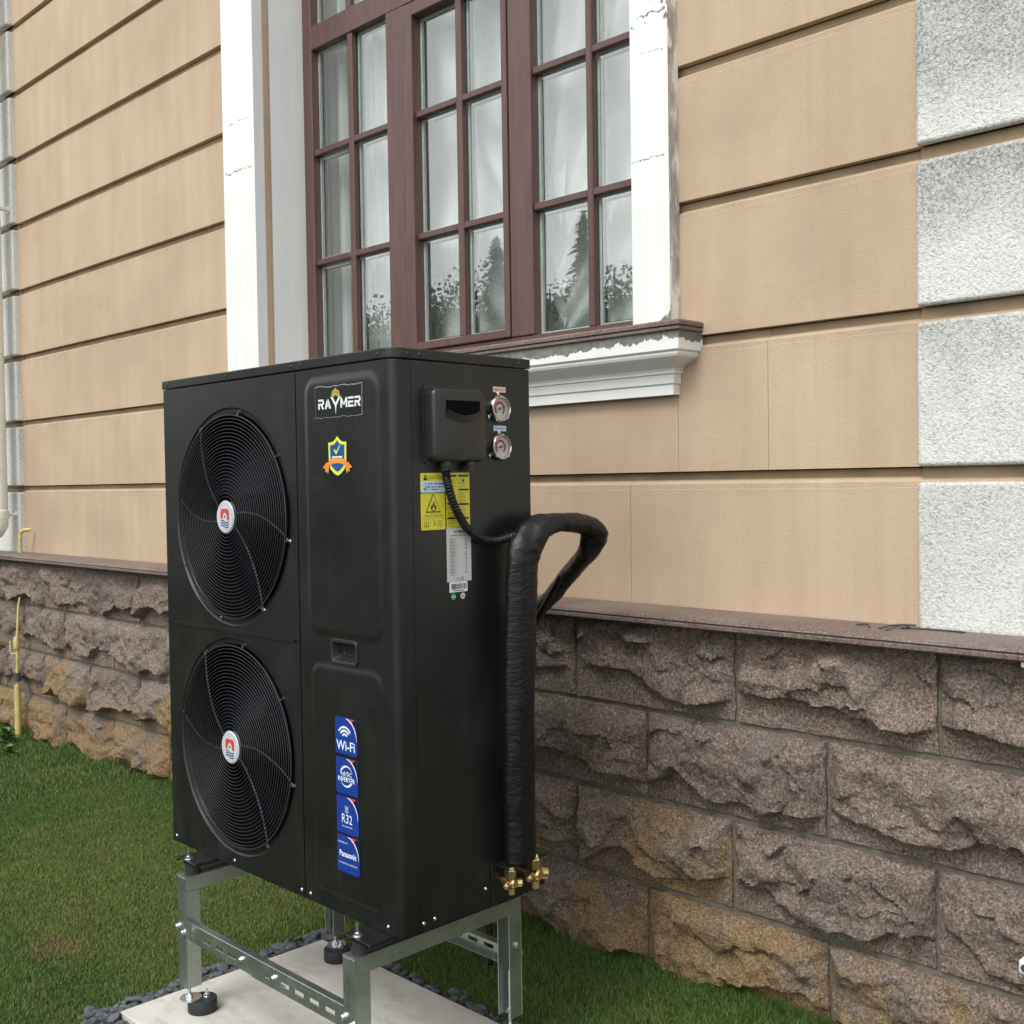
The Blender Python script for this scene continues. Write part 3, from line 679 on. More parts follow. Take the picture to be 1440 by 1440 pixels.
# screws share one mesh
sm = MB().lathe([(.0050, 0), (.0050, .0012), (.0036, .0030), (.0016, .0034), (.0016, .0020), (.0001, .0020)], (0, 0, 0), (0, 0, 1), 12)
scr = sm.build('screw', MT['zinc'], hp, smooth=40); scr_me = scr.data
scrb = bpy.data.meshes.new('black_screw'); scrb = scr_me.copy(); scrb.materials.clear(); scrb.materials.append(MT['black2'])
bpy.data.objects.remove(scr)
def screw(p, axis, me=None, parent=None, s=1):
    o = bpy.data.objects.new('screw', me or scr_me); attach(o, p, parent or hp)
    o.rotation_euler = Vector(axis).to_track_quat('Z', 'Y').to_euler(); o.scale = (s, s, s); return o
AF, AS = (0, -1, 0), (1, 0, 0)
for x in (.03, .349, .658, .697, 1.0): screw(FR(x, 1.3185, .003), AF, scrb, s=1.1)
for y in (.045, .08, .402): screw(SD(y, 1.3185, .003), AS, scrb, s=1.1)
for x in (.02, .337, .655, .693, 1.0): screw(FR(x, .018, 0), AF)
for y, z in ((.055+.012, .019), (.1, .021), (.262, .047)): screw(SD(y, z, 0), AS)

# fans
def sector(cx, cz, r0, r1, a0, a1, n=16):
    return [(cx+r1*math.cos(a0+(a1-a0)*k/n), cz+r1*math.sin(a0+(a1-a0)*k/n)) for k in range(n+1)]+[(cx+r0*math.cos(a1-(a1-a0)*k/n), cz+r0*math.sin(a1-(a1-a0)*k/n)) for k in range(n+1)]
disc = lambda cx, cz, r, n=40: [(cx+r*math.cos(2*PI*k/n), cz+r*math.sin(2*PI*k/n)) for k in range(n)]
for fi, (cx, cz) in enumerate(FANS):
    gr = MB(); rings = [.036+i*.0094 for i in range(26)]
    dome = lambda r: .004+.010*(1-(r/RI)**2)
    for i, r in enumerate(rings):
        rr = .00145 if i < 25 else .0026
        gr.tube([FR(cx+r*math.cos(t), cz+r*math.sin(t), dome(r)) for t in np.linspace(0, 2*PI, 97)[:-1]], rr, 6, closed=True)
    gr_o = gr.build('fan_grille', MT['wire'], hp, smooth=60)
    for end in (121, 168, -12, -58):
        pth = []
        for r in np.linspace(.03, .284, 22):
            a = math.radians(end+30*(1-r/.284)**1.0)
            pth.append(FR(cx+r*math.cos(a), cz+r*math.sin(a), dome(min(r, RI))-.0035))
        MB().tube(pth, .0017, 6).build('spoke', MT['spoke'], gr_o, smooth=60)
    for a in (79, 34, -12, -58, -104, -150, 168, 121):
        t = math.radians(a); x, z = cx+.281*math.cos(t), cz+.281*math.sin(t)
        MB().tube([FR(cx+.269*math.cos(t), cz+.269*math.sin(t), .005), FR(x, z, .001)], .003, 6).build('clip', MT['wire'], gr_o)
        screw(FR(x, z, -.003), AF, scr_me if a in (-58, -104, -12) and fi == 0 else scrb, gr_o, 1.25)
    bd = MB(); bd.lathe([(.0435, 0), (.0435, .006), (.041, .0085)], FR(cx, cz, .008), AF, 40, 0)
    bd.poly(disc(cx, cz, .0410), FR, .0168, 1)
    ringp = MB()
    bd.poly([(cx+a, cz+b) for a, b in ((-.022, -.004), (-.010, -.004), (-.010, .004), (-.006, .010), (0, .0125), (.006, .010), (.010, .004), (.010, -.006), (.022, -.009), (.022, .014), (.017, .022), (-.017, .022), (-.022, .014))], FR, .0171, 2)
    bd.poly(disc(cx, cz+.001, .0034, 12), FR, .0172, 3)
    for k in range(3):
        up = [(-.020+.040*t, -.009-k*.0065+.0026*math.sin(t*2*PI+.6)-.003*t) for t in np.linspace(0, 1, 13)]
        bd.poly([(cx+a, cz+b-.0036) for a, b in up]+[(cx+a, cz+b) for a, b in reversed(up)], FR, .0171, 3)
    for k, wd in enumerate((.015, .018)): bd.poly([(cx-wd, cz-.0305-k*.0045), (cx+wd, cz-.0305-k*.0045), (cx+wd, cz-.0287-k*.0045), (cx-wd, cz-.0287-k*.0045)], FR, .0171, 4)
    bd.poly(sector(cx, cz, .0355, .0368, 0, 1.999*PI, 50), FR, .0171, 4)
    bd.build('hub_badge', [MT['badge'], MT['badge'], MT['s_red'], MT['s_navy'], MT['s_grey']], gr_o, smooth=30, label='round white badge with red arch over blue waves')
    # impeller
    fn = MB().lathe([(.058, .045), (.062, .055), (.062, .13), (.02, .132)], FR(cx, cz), (0, 1, 0), 32)
    fan = fn.build('fan', MT['blade'], hp, smooth=40)
    for k in range(3):
        P = np.zeros((18, 26, 3))
        for i, r in enumerate(np.linspace(.060, .262, 18)):
            q = (r-.06)/.202; sweep0 = .55*q**1.3; span = 1.55+.25*q
            for j, tt in enumerate(np.linspace(0, 1, 26)):
                a = fi*.5+k*2*PI/3+.45+sweep0-span*tt
                P[i, j] = FR(cx+r*math.cos(a), cz+r*math.sin(a), -(.060+.080*tt+.012*math.sin(tt*PI)*q))
        MB().grid(P).build('blade', MT['blade'], fan, smooth='keep')
    t0, t1 = math.radians(-16), math.radians(9)
    P = np.array([[FR(cx+.2695*math.cos(t), cz+.2695*math.sin(t), -d) for d in (.035, .10)] for t in np.linspace(t0, t1, 8)])
    MB().grid(P).build('duct_strip', MT['s_grey'], hp, smooth='keep')

# front labels
def rr2(x0, x1, z0, z1, r, n=5):
    p = []
    for cx, cz, a in ((x1-r, z1-r, 0), (x0+r, z1-r, PI/2), (x0+r, z0+r, PI), (x1-r, z0+r, 1.5*PI)):
        p += [(cx+r*math.cos(a+PI/2*k/n), cz+r*math.sin(a+PI/2*k/n)) for k in range(n+1)]
    return p
FE = lambda a, b, d=0: FR(a+.0065, b-(b-1.025)*.003, d)
E0 = .0047     # the embossed field stands 4.5 mm proud of the front
# brand plate, ragged edges
rb = random.Random(3); pts = []
for (a, b), (c, d) in (((.756, 1.187), (.938, 1.1865)), ((.938, 1.1865), (.9385, 1.2575)), ((.9385, 1.2575), (.755, 1.2595)), ((.755, 1.2595), (.756, 1.187))):
    for k in range(14):
        t = k/14; pts.append((a+(c-a)*t+rb.uniform(-.0012, .0012), b+(d-b)*t+rb.uniform(-.0016, .0016)))
bp_ = MB(); bp_.plate([(.847+(a-.847)*1.012, 1.2225+(b-1.2225)*1.03) for a, b in pts], FE, E0, E0+.0004, 1); bp_.plate(pts, FE, E0+.0004, E0+.0010)
brand = bp_.build('brand_plate', [MT['s_blk'], MT['s_grey']], hp, label='black plate with white lettering and gold leaf crown')
lt = MB(); dd = E0+.0014; zb, hL = 1.2065, .0235
def glyph(x, w, quads):
    for q in quads: lt.poly([(x+a*w, zb+b*hL) for a, b in q], FE, dd)
Rg = [[(0, 0), (.26, 0), (.26, .42), (0, .42)], [(0, .80), (.78, .80), (.70, 1), (0, 1)], [(.74, .80), (1, .80), (.86, 1), (.70, 1)], [(.74, .56), (1, .56), (1, .80), (.74, .80)], [(0, .42), (.80, .42), (1, .56), (0, .60)], [(.42, .42), (.72, .42), (1, 0), (.68, 0)]]
Ag = [[(0, 0), (.27, 0), (.62, 1), (.38, 1)], [(.62, 1), (.38, 1), (.73, 0), (1, 0)], [(.30, .22), (.72, .22), (.66, .38), (.36, .38)]]
Mg = [[(0, 0), (.22, 0), (.22, 1), (0, 1)], [(.78, 0), (1, 0), (1, 1), (.78, 1)], [(.22, 1), (.22, .62), (.42, .22), (.58, .22)], [(.78, 1), (.42, .22), (.58, .22), (.78, .62)]]
Eg = [[(0, 0), (1, 0), (1, .2), (0, .2)], [(0, .40), (.92, .40), (.92, .60), (0, .60)], [(0, .8), (1, .8), (1, 1), (0, 1)], [(0, .2), (.25, .2), (.25, .4), (0, .4)]]
glyph(.7685, .0235, Rg); glyph(.7945, .0255, Ag); glyph(.8575, .0265, Mg); glyph(.8875, .0210, Eg); glyph(.9120, .0230, Rg)
lt.poly([(.8175, 1.2350), (.8360, 1.2120), (.8387, 1.1915), (.8414, 1.2120), (.8599, 1.2350), (.8500, 1.2325), (.8387, 1.2190), (.8274, 1.2325)], FE, dd)
lt.build('lettering', MT['s_wht'], brand)
cw = MB()
for a, l in ((90, .023), (68, .021), (112, .021), (46, .0205), (134, .0205), (24, .019), (156, .019)):
    t = math.radians(a); px, pz = .8388, 1.2325; u = (math.cos(t), math.sin(t)); v = (-u[1], u[0])
    cw.poly([(px+u[0]*.005, pz+u[1]*.004), (px+u[0]*l*.6-v[0]*.0042, pz+u[1]*l*.6-v[1]*.0042), (px+u[0]*l, pz+u[1]*l), (px+u[0]*l*.6+v[0]*.0042, pz+u[1]*l*.6+v[1]*.0042)], FE, dd)
cw.build('crown', MT['s_gold'], brand)
# shield sticker
sx, sz = .8405, 1.0945
shp = lambda k: [(sx+a*k, sz+b*k) for a, b in ((0, .046), (.011, .036), (.024, .032), (.0355, .032), (.034, -.018), (.027, -.032), (.013, -.042), (0, -.047), (-.013, -.042), (-.027, -.032), (-.034, -.018), (-.0355, .032), (-.024, .032), (-.011, .036))][::-1]
sh = MB(); sh.plate(shp(1), FE, E0, E0+.0006, 0); sh.poly(shp(.80), FE, E0+.0010, 1)
shield = sh.build('shield_sticker', [MT['s_lime'], MT['s_shield']], hp, label='yellow bordered blue shield sticker with tick and orange ribbon')
sg = MB()
sg.poly([(sx-.013, sz+.013), (sx-.009, sz+.0165), (sx-.004, sz+.010), (sx+.0115, sz+.026), (sx+.0125, sz+.024), (sx-.0035, sz+.0025)], FE, E0+.0014, 0)
for k, (wd, zz_) in enumerate(((.020, -.003), (.018, -.011))): sg.poly([(sx-wd, sz+zz_-.002), (sx+wd, sz+zz_-.002), (sx+wd, sz+zz_+.002), (sx-wd, sz+zz_+.002)], FE, E0+.0014, 2)
rib = [(-.055, -.033), (-.042, -.031), (-.030, -.0225), (-.015, -.0185), (0, -.0175), (.015, -.0185), (.030, -.0225), (.042, -.031), (.055, -.033)]
up = [(-.048, -.024), (-.040, -.017), (-.028, -.0085), (-.014, -.0045), (0, -.0035), (.014, -.0045), (.028, -.0085), (.040, -.017), (.048, -.024)]
sg.poly([(sx+a, sz+b) for a, b in rib[1:-1]]+[(sx+a, sz+b) for a, b in reversed(up[1:-1])], FE, E0+.0018, 1)
for q in (1, -1): sg.poly([(sx+q*a, sz+b) for a, b in ((.030, -.021), (.037, -.043), (.0415, -.036), (.0485, -.0385), (.048, -.030), (.058, -.028), (.043, -.0145))][::q], FE, E0+.0016, 1)
put_marks(sg, (7,), sx, sz-.0112, .0085, FE, E0+.0022, 3)
sg.build('emblem', [MT['s_lime'], MT['s_or'], MT['s_lt'], MT['s_gold']], shield)
# blue feature stickers
def bluesticker(z0, z1, label):
    mb = MB(); mb.plate(rr2(.811, .897, z0, z1, .007), FE, E0, E0+.0006, 0)
    xr_, zt_ = .897, z1
    arcp = [(xr_-.048+.046*math.sin(t), zt_-.052+.0505*math.cos(t)) for t in np.linspace(.12, PI/2, 12)]
    mb.poly(([(xr_-.0009, zt_-.053)]+[(xr_-.0009, zt_-.008), (xr_-.007, zt_-.0009), (xr_-.043, zt_-.0009)]+[(a, b) for a, b in arcp])[:], FE, E0+.0010, 2)
    mb.poly([(xr_-.043, zt_-.0012), (xr_-.034, zt_-.0055), (xr_-.024, zt_-.0125), (xr_-.016, zt_-.006), (xr_-.010, zt_-.0012)], FE, E0+.0012, 3)
    th = [.0006+.0022*math.sin(PI*min(1, k/11*.8+.15)) for k in range(12)]
    mb.poly([(a+h_*.6, b+h_*.6) for (a, b), h_ in zip(arcp, th)]+[(a-h_*.3, b-h_*.3) for (a, b), h_ in reversed(list(zip(arcp, th)))], FE, E0+.0014, 1)
    return mb.build('feature_sticker', [MT['s_blue'], MT['s_lt'], MT['s_blk'], MT['s_red']], hp, label=label)
dT = E0+.0014
s1 = bluesticker(.388, .476, 'blue Wi-Fi sticker'); g = MB()
put_text(g, 'Wi-Fi', .853, .408, .032, FE, dT, bold=.018)
for r in (.008, .0165, .025): g.poly(sector(.849, .426, r, r+.005, math.radians(35), math.radians(145), 10), FE, dT)
g.build('lettering', MT['s_lt'], s1)
s2 = bluesticker(.293, .380, 'blue Full DC Inverter sticker'); g = MB()
put_text(g, 'Full DC', .852, .342, .014, FE, dT, bold=.02); put_text(g, 'INVERTER', .8525, .3285, .0150, FE, dT, bold=.025)
for a0, a1 in ((25, 160), (205, 335)):
    n = 14; o_ = []; i_ = []
    for k in range(n+1):
        t = k/n; a = math.radians(a0+(a1-a0)*t); th = .0005+.0075*(t if a0 < 90 else t)*(1-.75*t**6)
        o_.append((.853+.026*math.cos(a), .3365+.026*math.sin(a))); i_.append((.853+(.026-th)*math.cos(a), .3365+(.026-th)*math.sin(a)))
    g.poly(o_+i_[::-1], FE, dT)
g.build('lettering', MT['s_lt'], s2)
s3 = bluesticker(.199, .288, 'blue R32 sticker'); g = MB()
put_text(g, 'R32', .852, .234, .031, FE, dT, bold=.004, sx=.86)
for k, q in enumerate((.246, .2505, .255, .259)): g.poly([(.8465, q+.004), (.8555-.003*(k % 2), q+.004), (.8555-.003*(k % 2), q+.0055), (.8465, q+.0055)], FE, dT)
g.poly([(.846, .249), (.8475, .249), (.8475, .266), (.846, .266)], FE, dT); g.poly([(.8555, .249), (.857, .249), (.857, .266), (.8555, .266)], FE, dT)
put_marks(g, (3, 8, 3), .8525, .2165, .0040, FE, dT)
g.build('lettering', MT['s_lt'], s3)
s4 = bluesticker(.105, .194, 'blue compressor maker sticker'); g = MB()
put_text(g, 'Panasonic', .853, .149, .0195, FE, dT, bold=.03, sx=.86); put_text(g, 'POWERED BY', .834, .176, .0060, FE, dT); put_text(g, 'DC INVERTER COMPRESSOR', .853, .127, .0056, FE, dT)
g.build('lettering', MT['s_lt'], s4)
# recessed handle
hd = MB(); o_ = rr2(.799, .9055, .600, .661, .012); i_ = rr2(.808, .8975, .608, .6525, .008); b_ = rr2(.816, .8895, .620, .6475, .006)
n = len(o_)
loops = [[FR(a, b, -.006) for a, b in o_], [FR(a, b, .0035) for a, b in o_], [FR(a, b, .0035) for a, b in i_], [FR(a, b, -.026) for a, b in b_]]
hd.add([p for l in loops for p in l], [(i*n+k, i*n+(k+1) % n, (i+1)*n+(k+1) % n, (i+1)*n+k) for i in range(3) for k in range(n)]+[tuple(3*n+k for k in range(n))])
hd.build('handle_recess', MT['black2'], hp, smooth=50, bev=.0015)

# right side: wiring cover
cv = MB(); y0, y1, z0, z1 = .092, .260, 1.073, 1.243
cv.plate(rr2(y0-.004, y1+.008, z0-.004, z1+.008, .012), SD, 0, .004)
o_ = rr2(y0+.002, y1-.002, z0+.002, z1, .016, 6); n = len(o_); cyy, czz = (y0+y1)/2, (z0+z1)/2
lv = [(1, .004), (1, .020), (.988, .0265), (.965, .0305), (.935, .032)]
cv.add([SD(cyy+(a-cyy)*k, czz+(b-czz)*k, d) for k, d in lv for a, b in o_], [(i*n+k, i*n+(k+1) % n, (i+1)*n+(k+1) % n, (i+1)*n+k) for i in range(len(lv)-1) for k in range(n)]+[tuple((len(lv)-1)*n+k for k in range(n))])
cover = cv.build('wiring_cover', MT['black2'], hp, smooth=45)
gp = MB(); low = [(.237-.106*t, 1.188-.014*math.sin(PI*t)) for t in np.linspace(0, 1, 12)]
gp.poly([(.131, 1.2165)]+low[::-1]+[(.237, 1.2165)], SD, .0324, 0)
gp.build('grip_slot', MT['dark'], cover)  # flat near-black patch on the cover, shade of the slot as colour
fl = MB(); m_ = len(low)
fl.add([SD(a, b, .0326) for a, b in low]+[SD(a, b+.008, .0326+.006) for a, b in low]+[SD(a, b-.010, .0322) for a, b in low], [(i, i+1, m_+i+1, m_+i) for i in range(m_-1)]+[(2*m_+i, 2*m_+i+1, m_+i+1, m_+i) for i in range(m_-1)])
fl.build('grip_lip', MT['black2'], cover, smooth=60)
for y in (.139, .215):
    MB().lathe([(.013, 0), (.013, .012), (.010, .013), (.010, .022), (.006, .023)], SD(y, 1.076, .017), (0, 0, -1), 8).build('cable_gland', MT['black2'], cover, smooth=30)
# pressure gauges
def gauge(yc, zc, needle, label):
    mb = MB().lathe([(.0325, 0), (.0335, .004), (.0325, .011), (.0300, .0145), (.0270, .0135), (.0265, .006)], SD(yc, zc), AS, 40)
    g = mb.build('pressure_gauge', MT['chrome'], hp, smooth=40, label=label)
    dl = MB(); dl.poly(disc(yc, zc, .0268), SD, .0062, 0)
    dl.poly(sector(yc, zc, .0178, .0240, math.radians(-50), math.radians(230), 24), SD, .0064, 3); dl.poly(sector(yc, zc, .0118, .0180, math.radians(-50), math.radians(230), 24), SD, .0068, 1)
    for k in range(13):
        a = math.radians(-50+280*k/12); dl.poly([(yc+r*math.cos(a)-q*math.sin(a), zc+r*math.sin(a)+q*math.cos(a)) for r, q in ((.0195, -.0004), (.0225, -.0004), (.0225, .0004), (.0195, .0004))], SD, .0066, 2)
    dl.poly([(yc-.0025, zc-.0235), (yc+.0025, zc-.0235), (yc+.0025, zc-.016), (yc-.0025, zc-.016)], SD, .0066, 3)
    dl.build('dial', [MT['s_grey'], MT['s_dred'], MT['s_txt'], MT['s_pink']], g)
    nd = MB(); a = math.radians(needle); c, s = math.cos(a), math.sin(a)
    nd.plate([(yc+r*c-q*s, zc+r*s+q*c) for r, q in ((-.010, -.001), (.019, -.0005), (.019, .0005), (-.010, .001))], SD, .008, .0088); nd.plate(disc(yc, zc, .0030, 14), SD, .008, .0098)
    nd.build('needle', MT['s_txt'], g)
    gl = MB().poly(disc(yc, zc, .0268), SD, .0118); gl.build('gauge_glass', MT['gauge_glass'], g)
    for a in (90, 213, 327):
        t = math.radians(a); p = (yc+.0375*math.cos(t), zc+.0375*math.sin(t))
        MB().box(*(lambda q: (q.x, q.x+.003, q.y-.005, q.y+.005, q.z-.004, q.z+.004))(SD(yc+.035*math.cos(t), zc+.035*math.sin(t), 0)), rot=Matrix.Rotation(t, 3, 'X')).build('lug', MT['chrome'], g)
        screw(SD(*p, .0025), AS, None, g, .9)
gauge(.326, 1.2045, 18, 'upper pressure gauge with red dial arc'); gauge(.327, 1.112, 16, 'lower pressure gauge with red dial arc')
for nm, z0, m, tx, tm in (('pressure_label', 1.2445, 's_pink', 'High Pressure', 's_dred'), ('pressure_label', 1.1505, 's_sky', 'Low Pressure', 's_navy')):
    l_ = MB().plate([(.311, z0), (.353, z0), (.353, z0+.0133), (.311, z0+.0133)], SD, 0, .0006).build(nm, MT[m], hp, label=('pink' if m == 's_pink' else 'pale blue')+' gauge name strip')
    g = MB(); put_text(g, tx, .332, z0+.0066, .0072, SD, .0010, sx=.9); g.build('lettering', MT[tm], l_)
# warning stickers
cs = MB()
cs.plate(rr2(.078, .151, 1.005, 1.050, .003), SD, 0, .0005, 0); cs.plate(rr2(.078, .151, .9192, 1.0032, .003), SD, 0, .0005, 0)
cs.plate(rr2(.079, .1505, 1.0053, 1.0315, .003), SD, .0005, .0009, 1)
st = cs.build('caution_sticker', [MT['s_yel'], MT['s_sky']], hp, label='yellow caution sticker with earth and fire symbols'); g = MB()
dT = .0013
g.poly([(.0855, 1.0338), (.0985, 1.0338), (.092, 1.0475)], SD, dT, 0); put_text(g, '!', .092, 1.0392, .009, SD, dT+.0004, 2, bold=.02)
put_text(g, 'CAUTION', .1245, 1.0395, .0115, SD, dT, 1)
g.poly([(.0905, 1.013), (.0918, 1.013), (.0918, 1.028), (.0905, 1.028)], SD, dT, 3)
for k, wd in enumerate((.0055, .0038, .002)): g.poly([(.0911-wd, 1.0135-k*.0025), (.0911+wd, 1.0135-k*.0025), (.0911+wd, 1.0148-k*.0025), (.0911-wd, 1.0148-k*.0025)], SD, dT, 3)
g.poly([(.0995, 1.0075), (.1001, 1.0075), (.1001, 1.0295), (.0995, 1.0295)], SD, dT, 3)
put_marks(g, (5, 4, 6), .1245, 1.0255, .0046, SD, dT, 3); put_marks(g, (4, 5, 4, 4), .1245, 1.0180, .0046, SD, dT, 3); put_marks(g, (9,), .119, 1.0122, .0044, SD, dT, 3)
tri = lambda k: [(.1142+a*k, .9765+b*k) for a, b in ((-.0225, -.0170), (.0225, -.0170), (0, .0265))]
g.poly(tri(1), SD, dT, 0); g.poly(tri(.86), SD, dT+.0004, 2)
fl_ = [(0, -.011), (.006, -.0095), (.0085, -.004), (.0070, .002), (.0045, .0005), (.0035, .0075), (0, .0125), (-.0005, .0065), (-.0045, .001), (-.0062, .0025), (-.0082, -.004), (-.006, -.0095)]
g.poly([(.1142+a, .9735+b) for a, b in fl_], SD, dT+.0008, 0); g.poly([(.1142+a*.45, .9695+b*.5) for a, b in fl_], SD, dT+.0012, 2)
put_text(g, 'Caution, risk of fire', .1142, .9525, .0075, SD, dT, 1); g.poly([(.082, .9465), (.147, .9465), (.147, .9470), (.082, .9470)], SD, dT, 1)
for a in (.087, .0935, .1): g.poly([(a-.0012, .928), (a, .928), (a, .940), (a-.0012, .940)], SD, dT, 1)
g.poly([(.0855, .9265), (.1005, .9265), (.1005, .928), (.0855, .928)], SD, dT, 1)
g.poly([(.117, .930), (.119, .930), (.119, .941), (.117, .941)], SD, dT, 1); g.poly([(.114, .930), (.122, .930), (.122, .9315), (.114, .9315)], SD, dT, 1)
for k, q in enumerate((.940, .936, .932, .928)): g.poly([(.127, q-.0006), (.140+.002*(k % 2), q-.0006), (.140+.002*(k % 2), q+.0006), (.127, q+.0006)], SD, dT, 1)
g.build('print', [MT['s_blk'], MT['s_olive'], MT['s_yel'], MT['s_navy']], st)
w2 = MB().plate([(.155, .9215), (.2285, .9225), (.2285, 1.0505), (.155, 1.050)], SD, 0, .0005).build('warning_sticker', MT['s_yel'], hp, label='yellow warning sticker of small print with black heading bars'); g = MB()
rb = random.Random(5)
for y0, y1, z in ((.158, .188, 1.043), (.193, .225, 1.043), (.193, .225, 1.0105), (.193, .225, .9765), (.158, .186, .978), (.157, .185, .944), (.193, .225, .944)): g.poly([(y0, z-.0022), (y1, z-.0022), (y1, z+.0022), (y0, z+.0022)], SD, .0009, 0)
g.poly([(.205, 1.0295), (.213, 1.0295), (.209, 1.0375)], SD, .0009, 0); g.poly([(.196, .963), (.200, .963), (.198, .967)], SD, .0009, 0)
for k in range(34):
    z = 1.034-k*.0033
    for a, b in ((.158, .188), (.193, .225)):
        if min(abs(z-q) for q in (1.043, 1.0105, .977, .944)) < .004 or rb.random() < .12: continue
        g.poly([(a, z-.0005), (a+(b-a)*rb.uniform(.6, 1), z-.0005), (a+(b-a)*.6, z+.0005), (a, z+.0005)], SD, .0009, 1)
g.build('print', [MT['s_blk'], MT['s_olive']], w2)
pl = MB().plate([(.154, .795), (.2305, .795), (.2305, .912), (.221, .9212), (.154, .9212)], SD, 0, .0006).build('rating_plate', MT['s_grey'], hp, label='silver rating plate of small print'); g = MB()
put_text(g, 'RAYMER', .192, .9120, .0085, SD, .0010, bold=.02)
put_marks(g, (3, 5, 4, 5), .1925, .9035, .0042, SD, .0010)
for k in range(27):
    z = .897-k*.0033
    g.poly([(.162, z-.00045), (.162+rb.uniform(.012, .034), z-.00045), (.175, z+.00045), (.162, z+.00045)], SD, .0010)
    if rb.random() < .8: g.poly([(.206+rb.uniform(0, .008), z-.00045), (.218, z-.00045), (.218, z+.00045), (.210, z+.00045)], SD, .0010)
put_text(g, 'CE', .1985, .8015, .0110, SD, .0010); put_text(g, 'X', .1855, .8015, .0090, SD, .0010)
g.build('print', MT['s_txt'], pl)
bc = MB().plate([(.161, .7705), (.217, .7705), (.217, .7944), (.161, .7944)], SD, 0, .0006).build('barcode_label', MT['s_wht'], hp); g = MB(); y = .166
while y < .212:
    wd = rb.choice((.0006, .001, .0016)); g.poly([(y, .7775), (y+wd, .7775), (y+wd, .7905), (y, .7905)], SD, .0010); y += wd+rb.choice((.0005, .0008, .0014))
put_marks(g, (13,), .189, .7742, .0042, SD, .0010); g.build('print', MT['s_txt'], bc)
d1 = MB().plate(disc(.173, .7605, .0075, 20), SD, 0, .0006).build('round_sticker', MT['s_grn'], hp, label='green round inspection sticker'); g = MB(); put_marks(g, (4,), .173, .7605, .0048, SD, .0010); g.build('lettering', MT['s_wht'], d1)
d2 = MB().plate(disc(.202, .7605, .0075, 20), SD, 0, .0006).build('round_sticker', MT['s_grey'], hp, label='silver round inspection sticker'); g = MB(); put_marks(g, (3,), .202, .7605, .0055, SD, .0010); g.build('lettering', MT['s_red'], d2)
# brass service valves
def valve(yc, zc, k, label):
    o = SD(yc, zc, .034*k); mb = MB()
    mb.lathe([(.011*k, -.034*k), (.011*k, 0), (.013*k, .002), (.013*k, .016*k), (.010*k, .020*k)], o, (1, 0, 0), 12)
    v = mb.build('service_valve', MT['brass'], hp, smooth=30, label=label)
    MB().lathe([(.009*k, .004), (.009*k, .012*k), (.0165*k, .013*k), (.0165*k, .034*k), (.012*k, .040*k), (.009*k, .046*k)], o, (0, 0, 1), 6).build('flare_nut', MT['brass'], v)
    MB().lathe([(.008*k, 0), (.008*k, .012*k), (.0130*k, .014*k), (.0130*k, .030*k), (.008*k, .034*k)], o, (.45, .86, -.1), 12).build('cap', MT['brass'], v, smooth=30)
    MB().lathe([(.008*k, 0), (.008*k, .016*k), (.010*k, .017*k), (.0085*k, .034*k), (.004*k, .040*k)], o, (.35, -.9, -.02), 10).build('service_port', MT['brass'], v, smooth=30)
    MB().lathe([(.007*k, 0), (.007*k, .014*k), (.0105*k, .016*k), (.0105*k, .032*k), (.006*k, .034*k)], o, (.1, 0, -1), 12).build('stem_cap', MT['brass'], v, smooth=30)
valve(.316, .056, .88, 'smaller brass service valve'); valve(.392, .060, 1.08, 'larger brass service valve')
MB().box(U0.x+PW, U0.x+PW+.004, U0.y+.278, U0.y+.43, U0.z+.006, U0.z+.10).build('valve_plate', MT['black'], hp, bev=.001)
MB().box(U0.x+PW+.004, U0.x+PW+.05, U0.y+.285, U0.y+.425, U0.z+.1005, U0.z+.1025).build('valve_hood', MT['black'], hp, bev=.0006)
# mounting feet of the unit
for xc in (.190, .965):
    f = MB()
    f.box(U0.x+xc-.05, U0.x+xc+.05, U0.y-.066, U0.y+PD+.066, U0.z-.0035, U0.z-.0005); f.box(U0.x+xc-.05, U0.x+xc-.047, U0.y-.066, U0.y+PD+.066, U0.z-.012, U0.z-.0035)
    f.box(U0.x+xc+.047, U0.x+xc+.05, U0.y-.066, U0.y+PD+.066, U0.z-.012, U0.z-.0035)
    f.build('mounting_foot', B, hp, bev=.001)

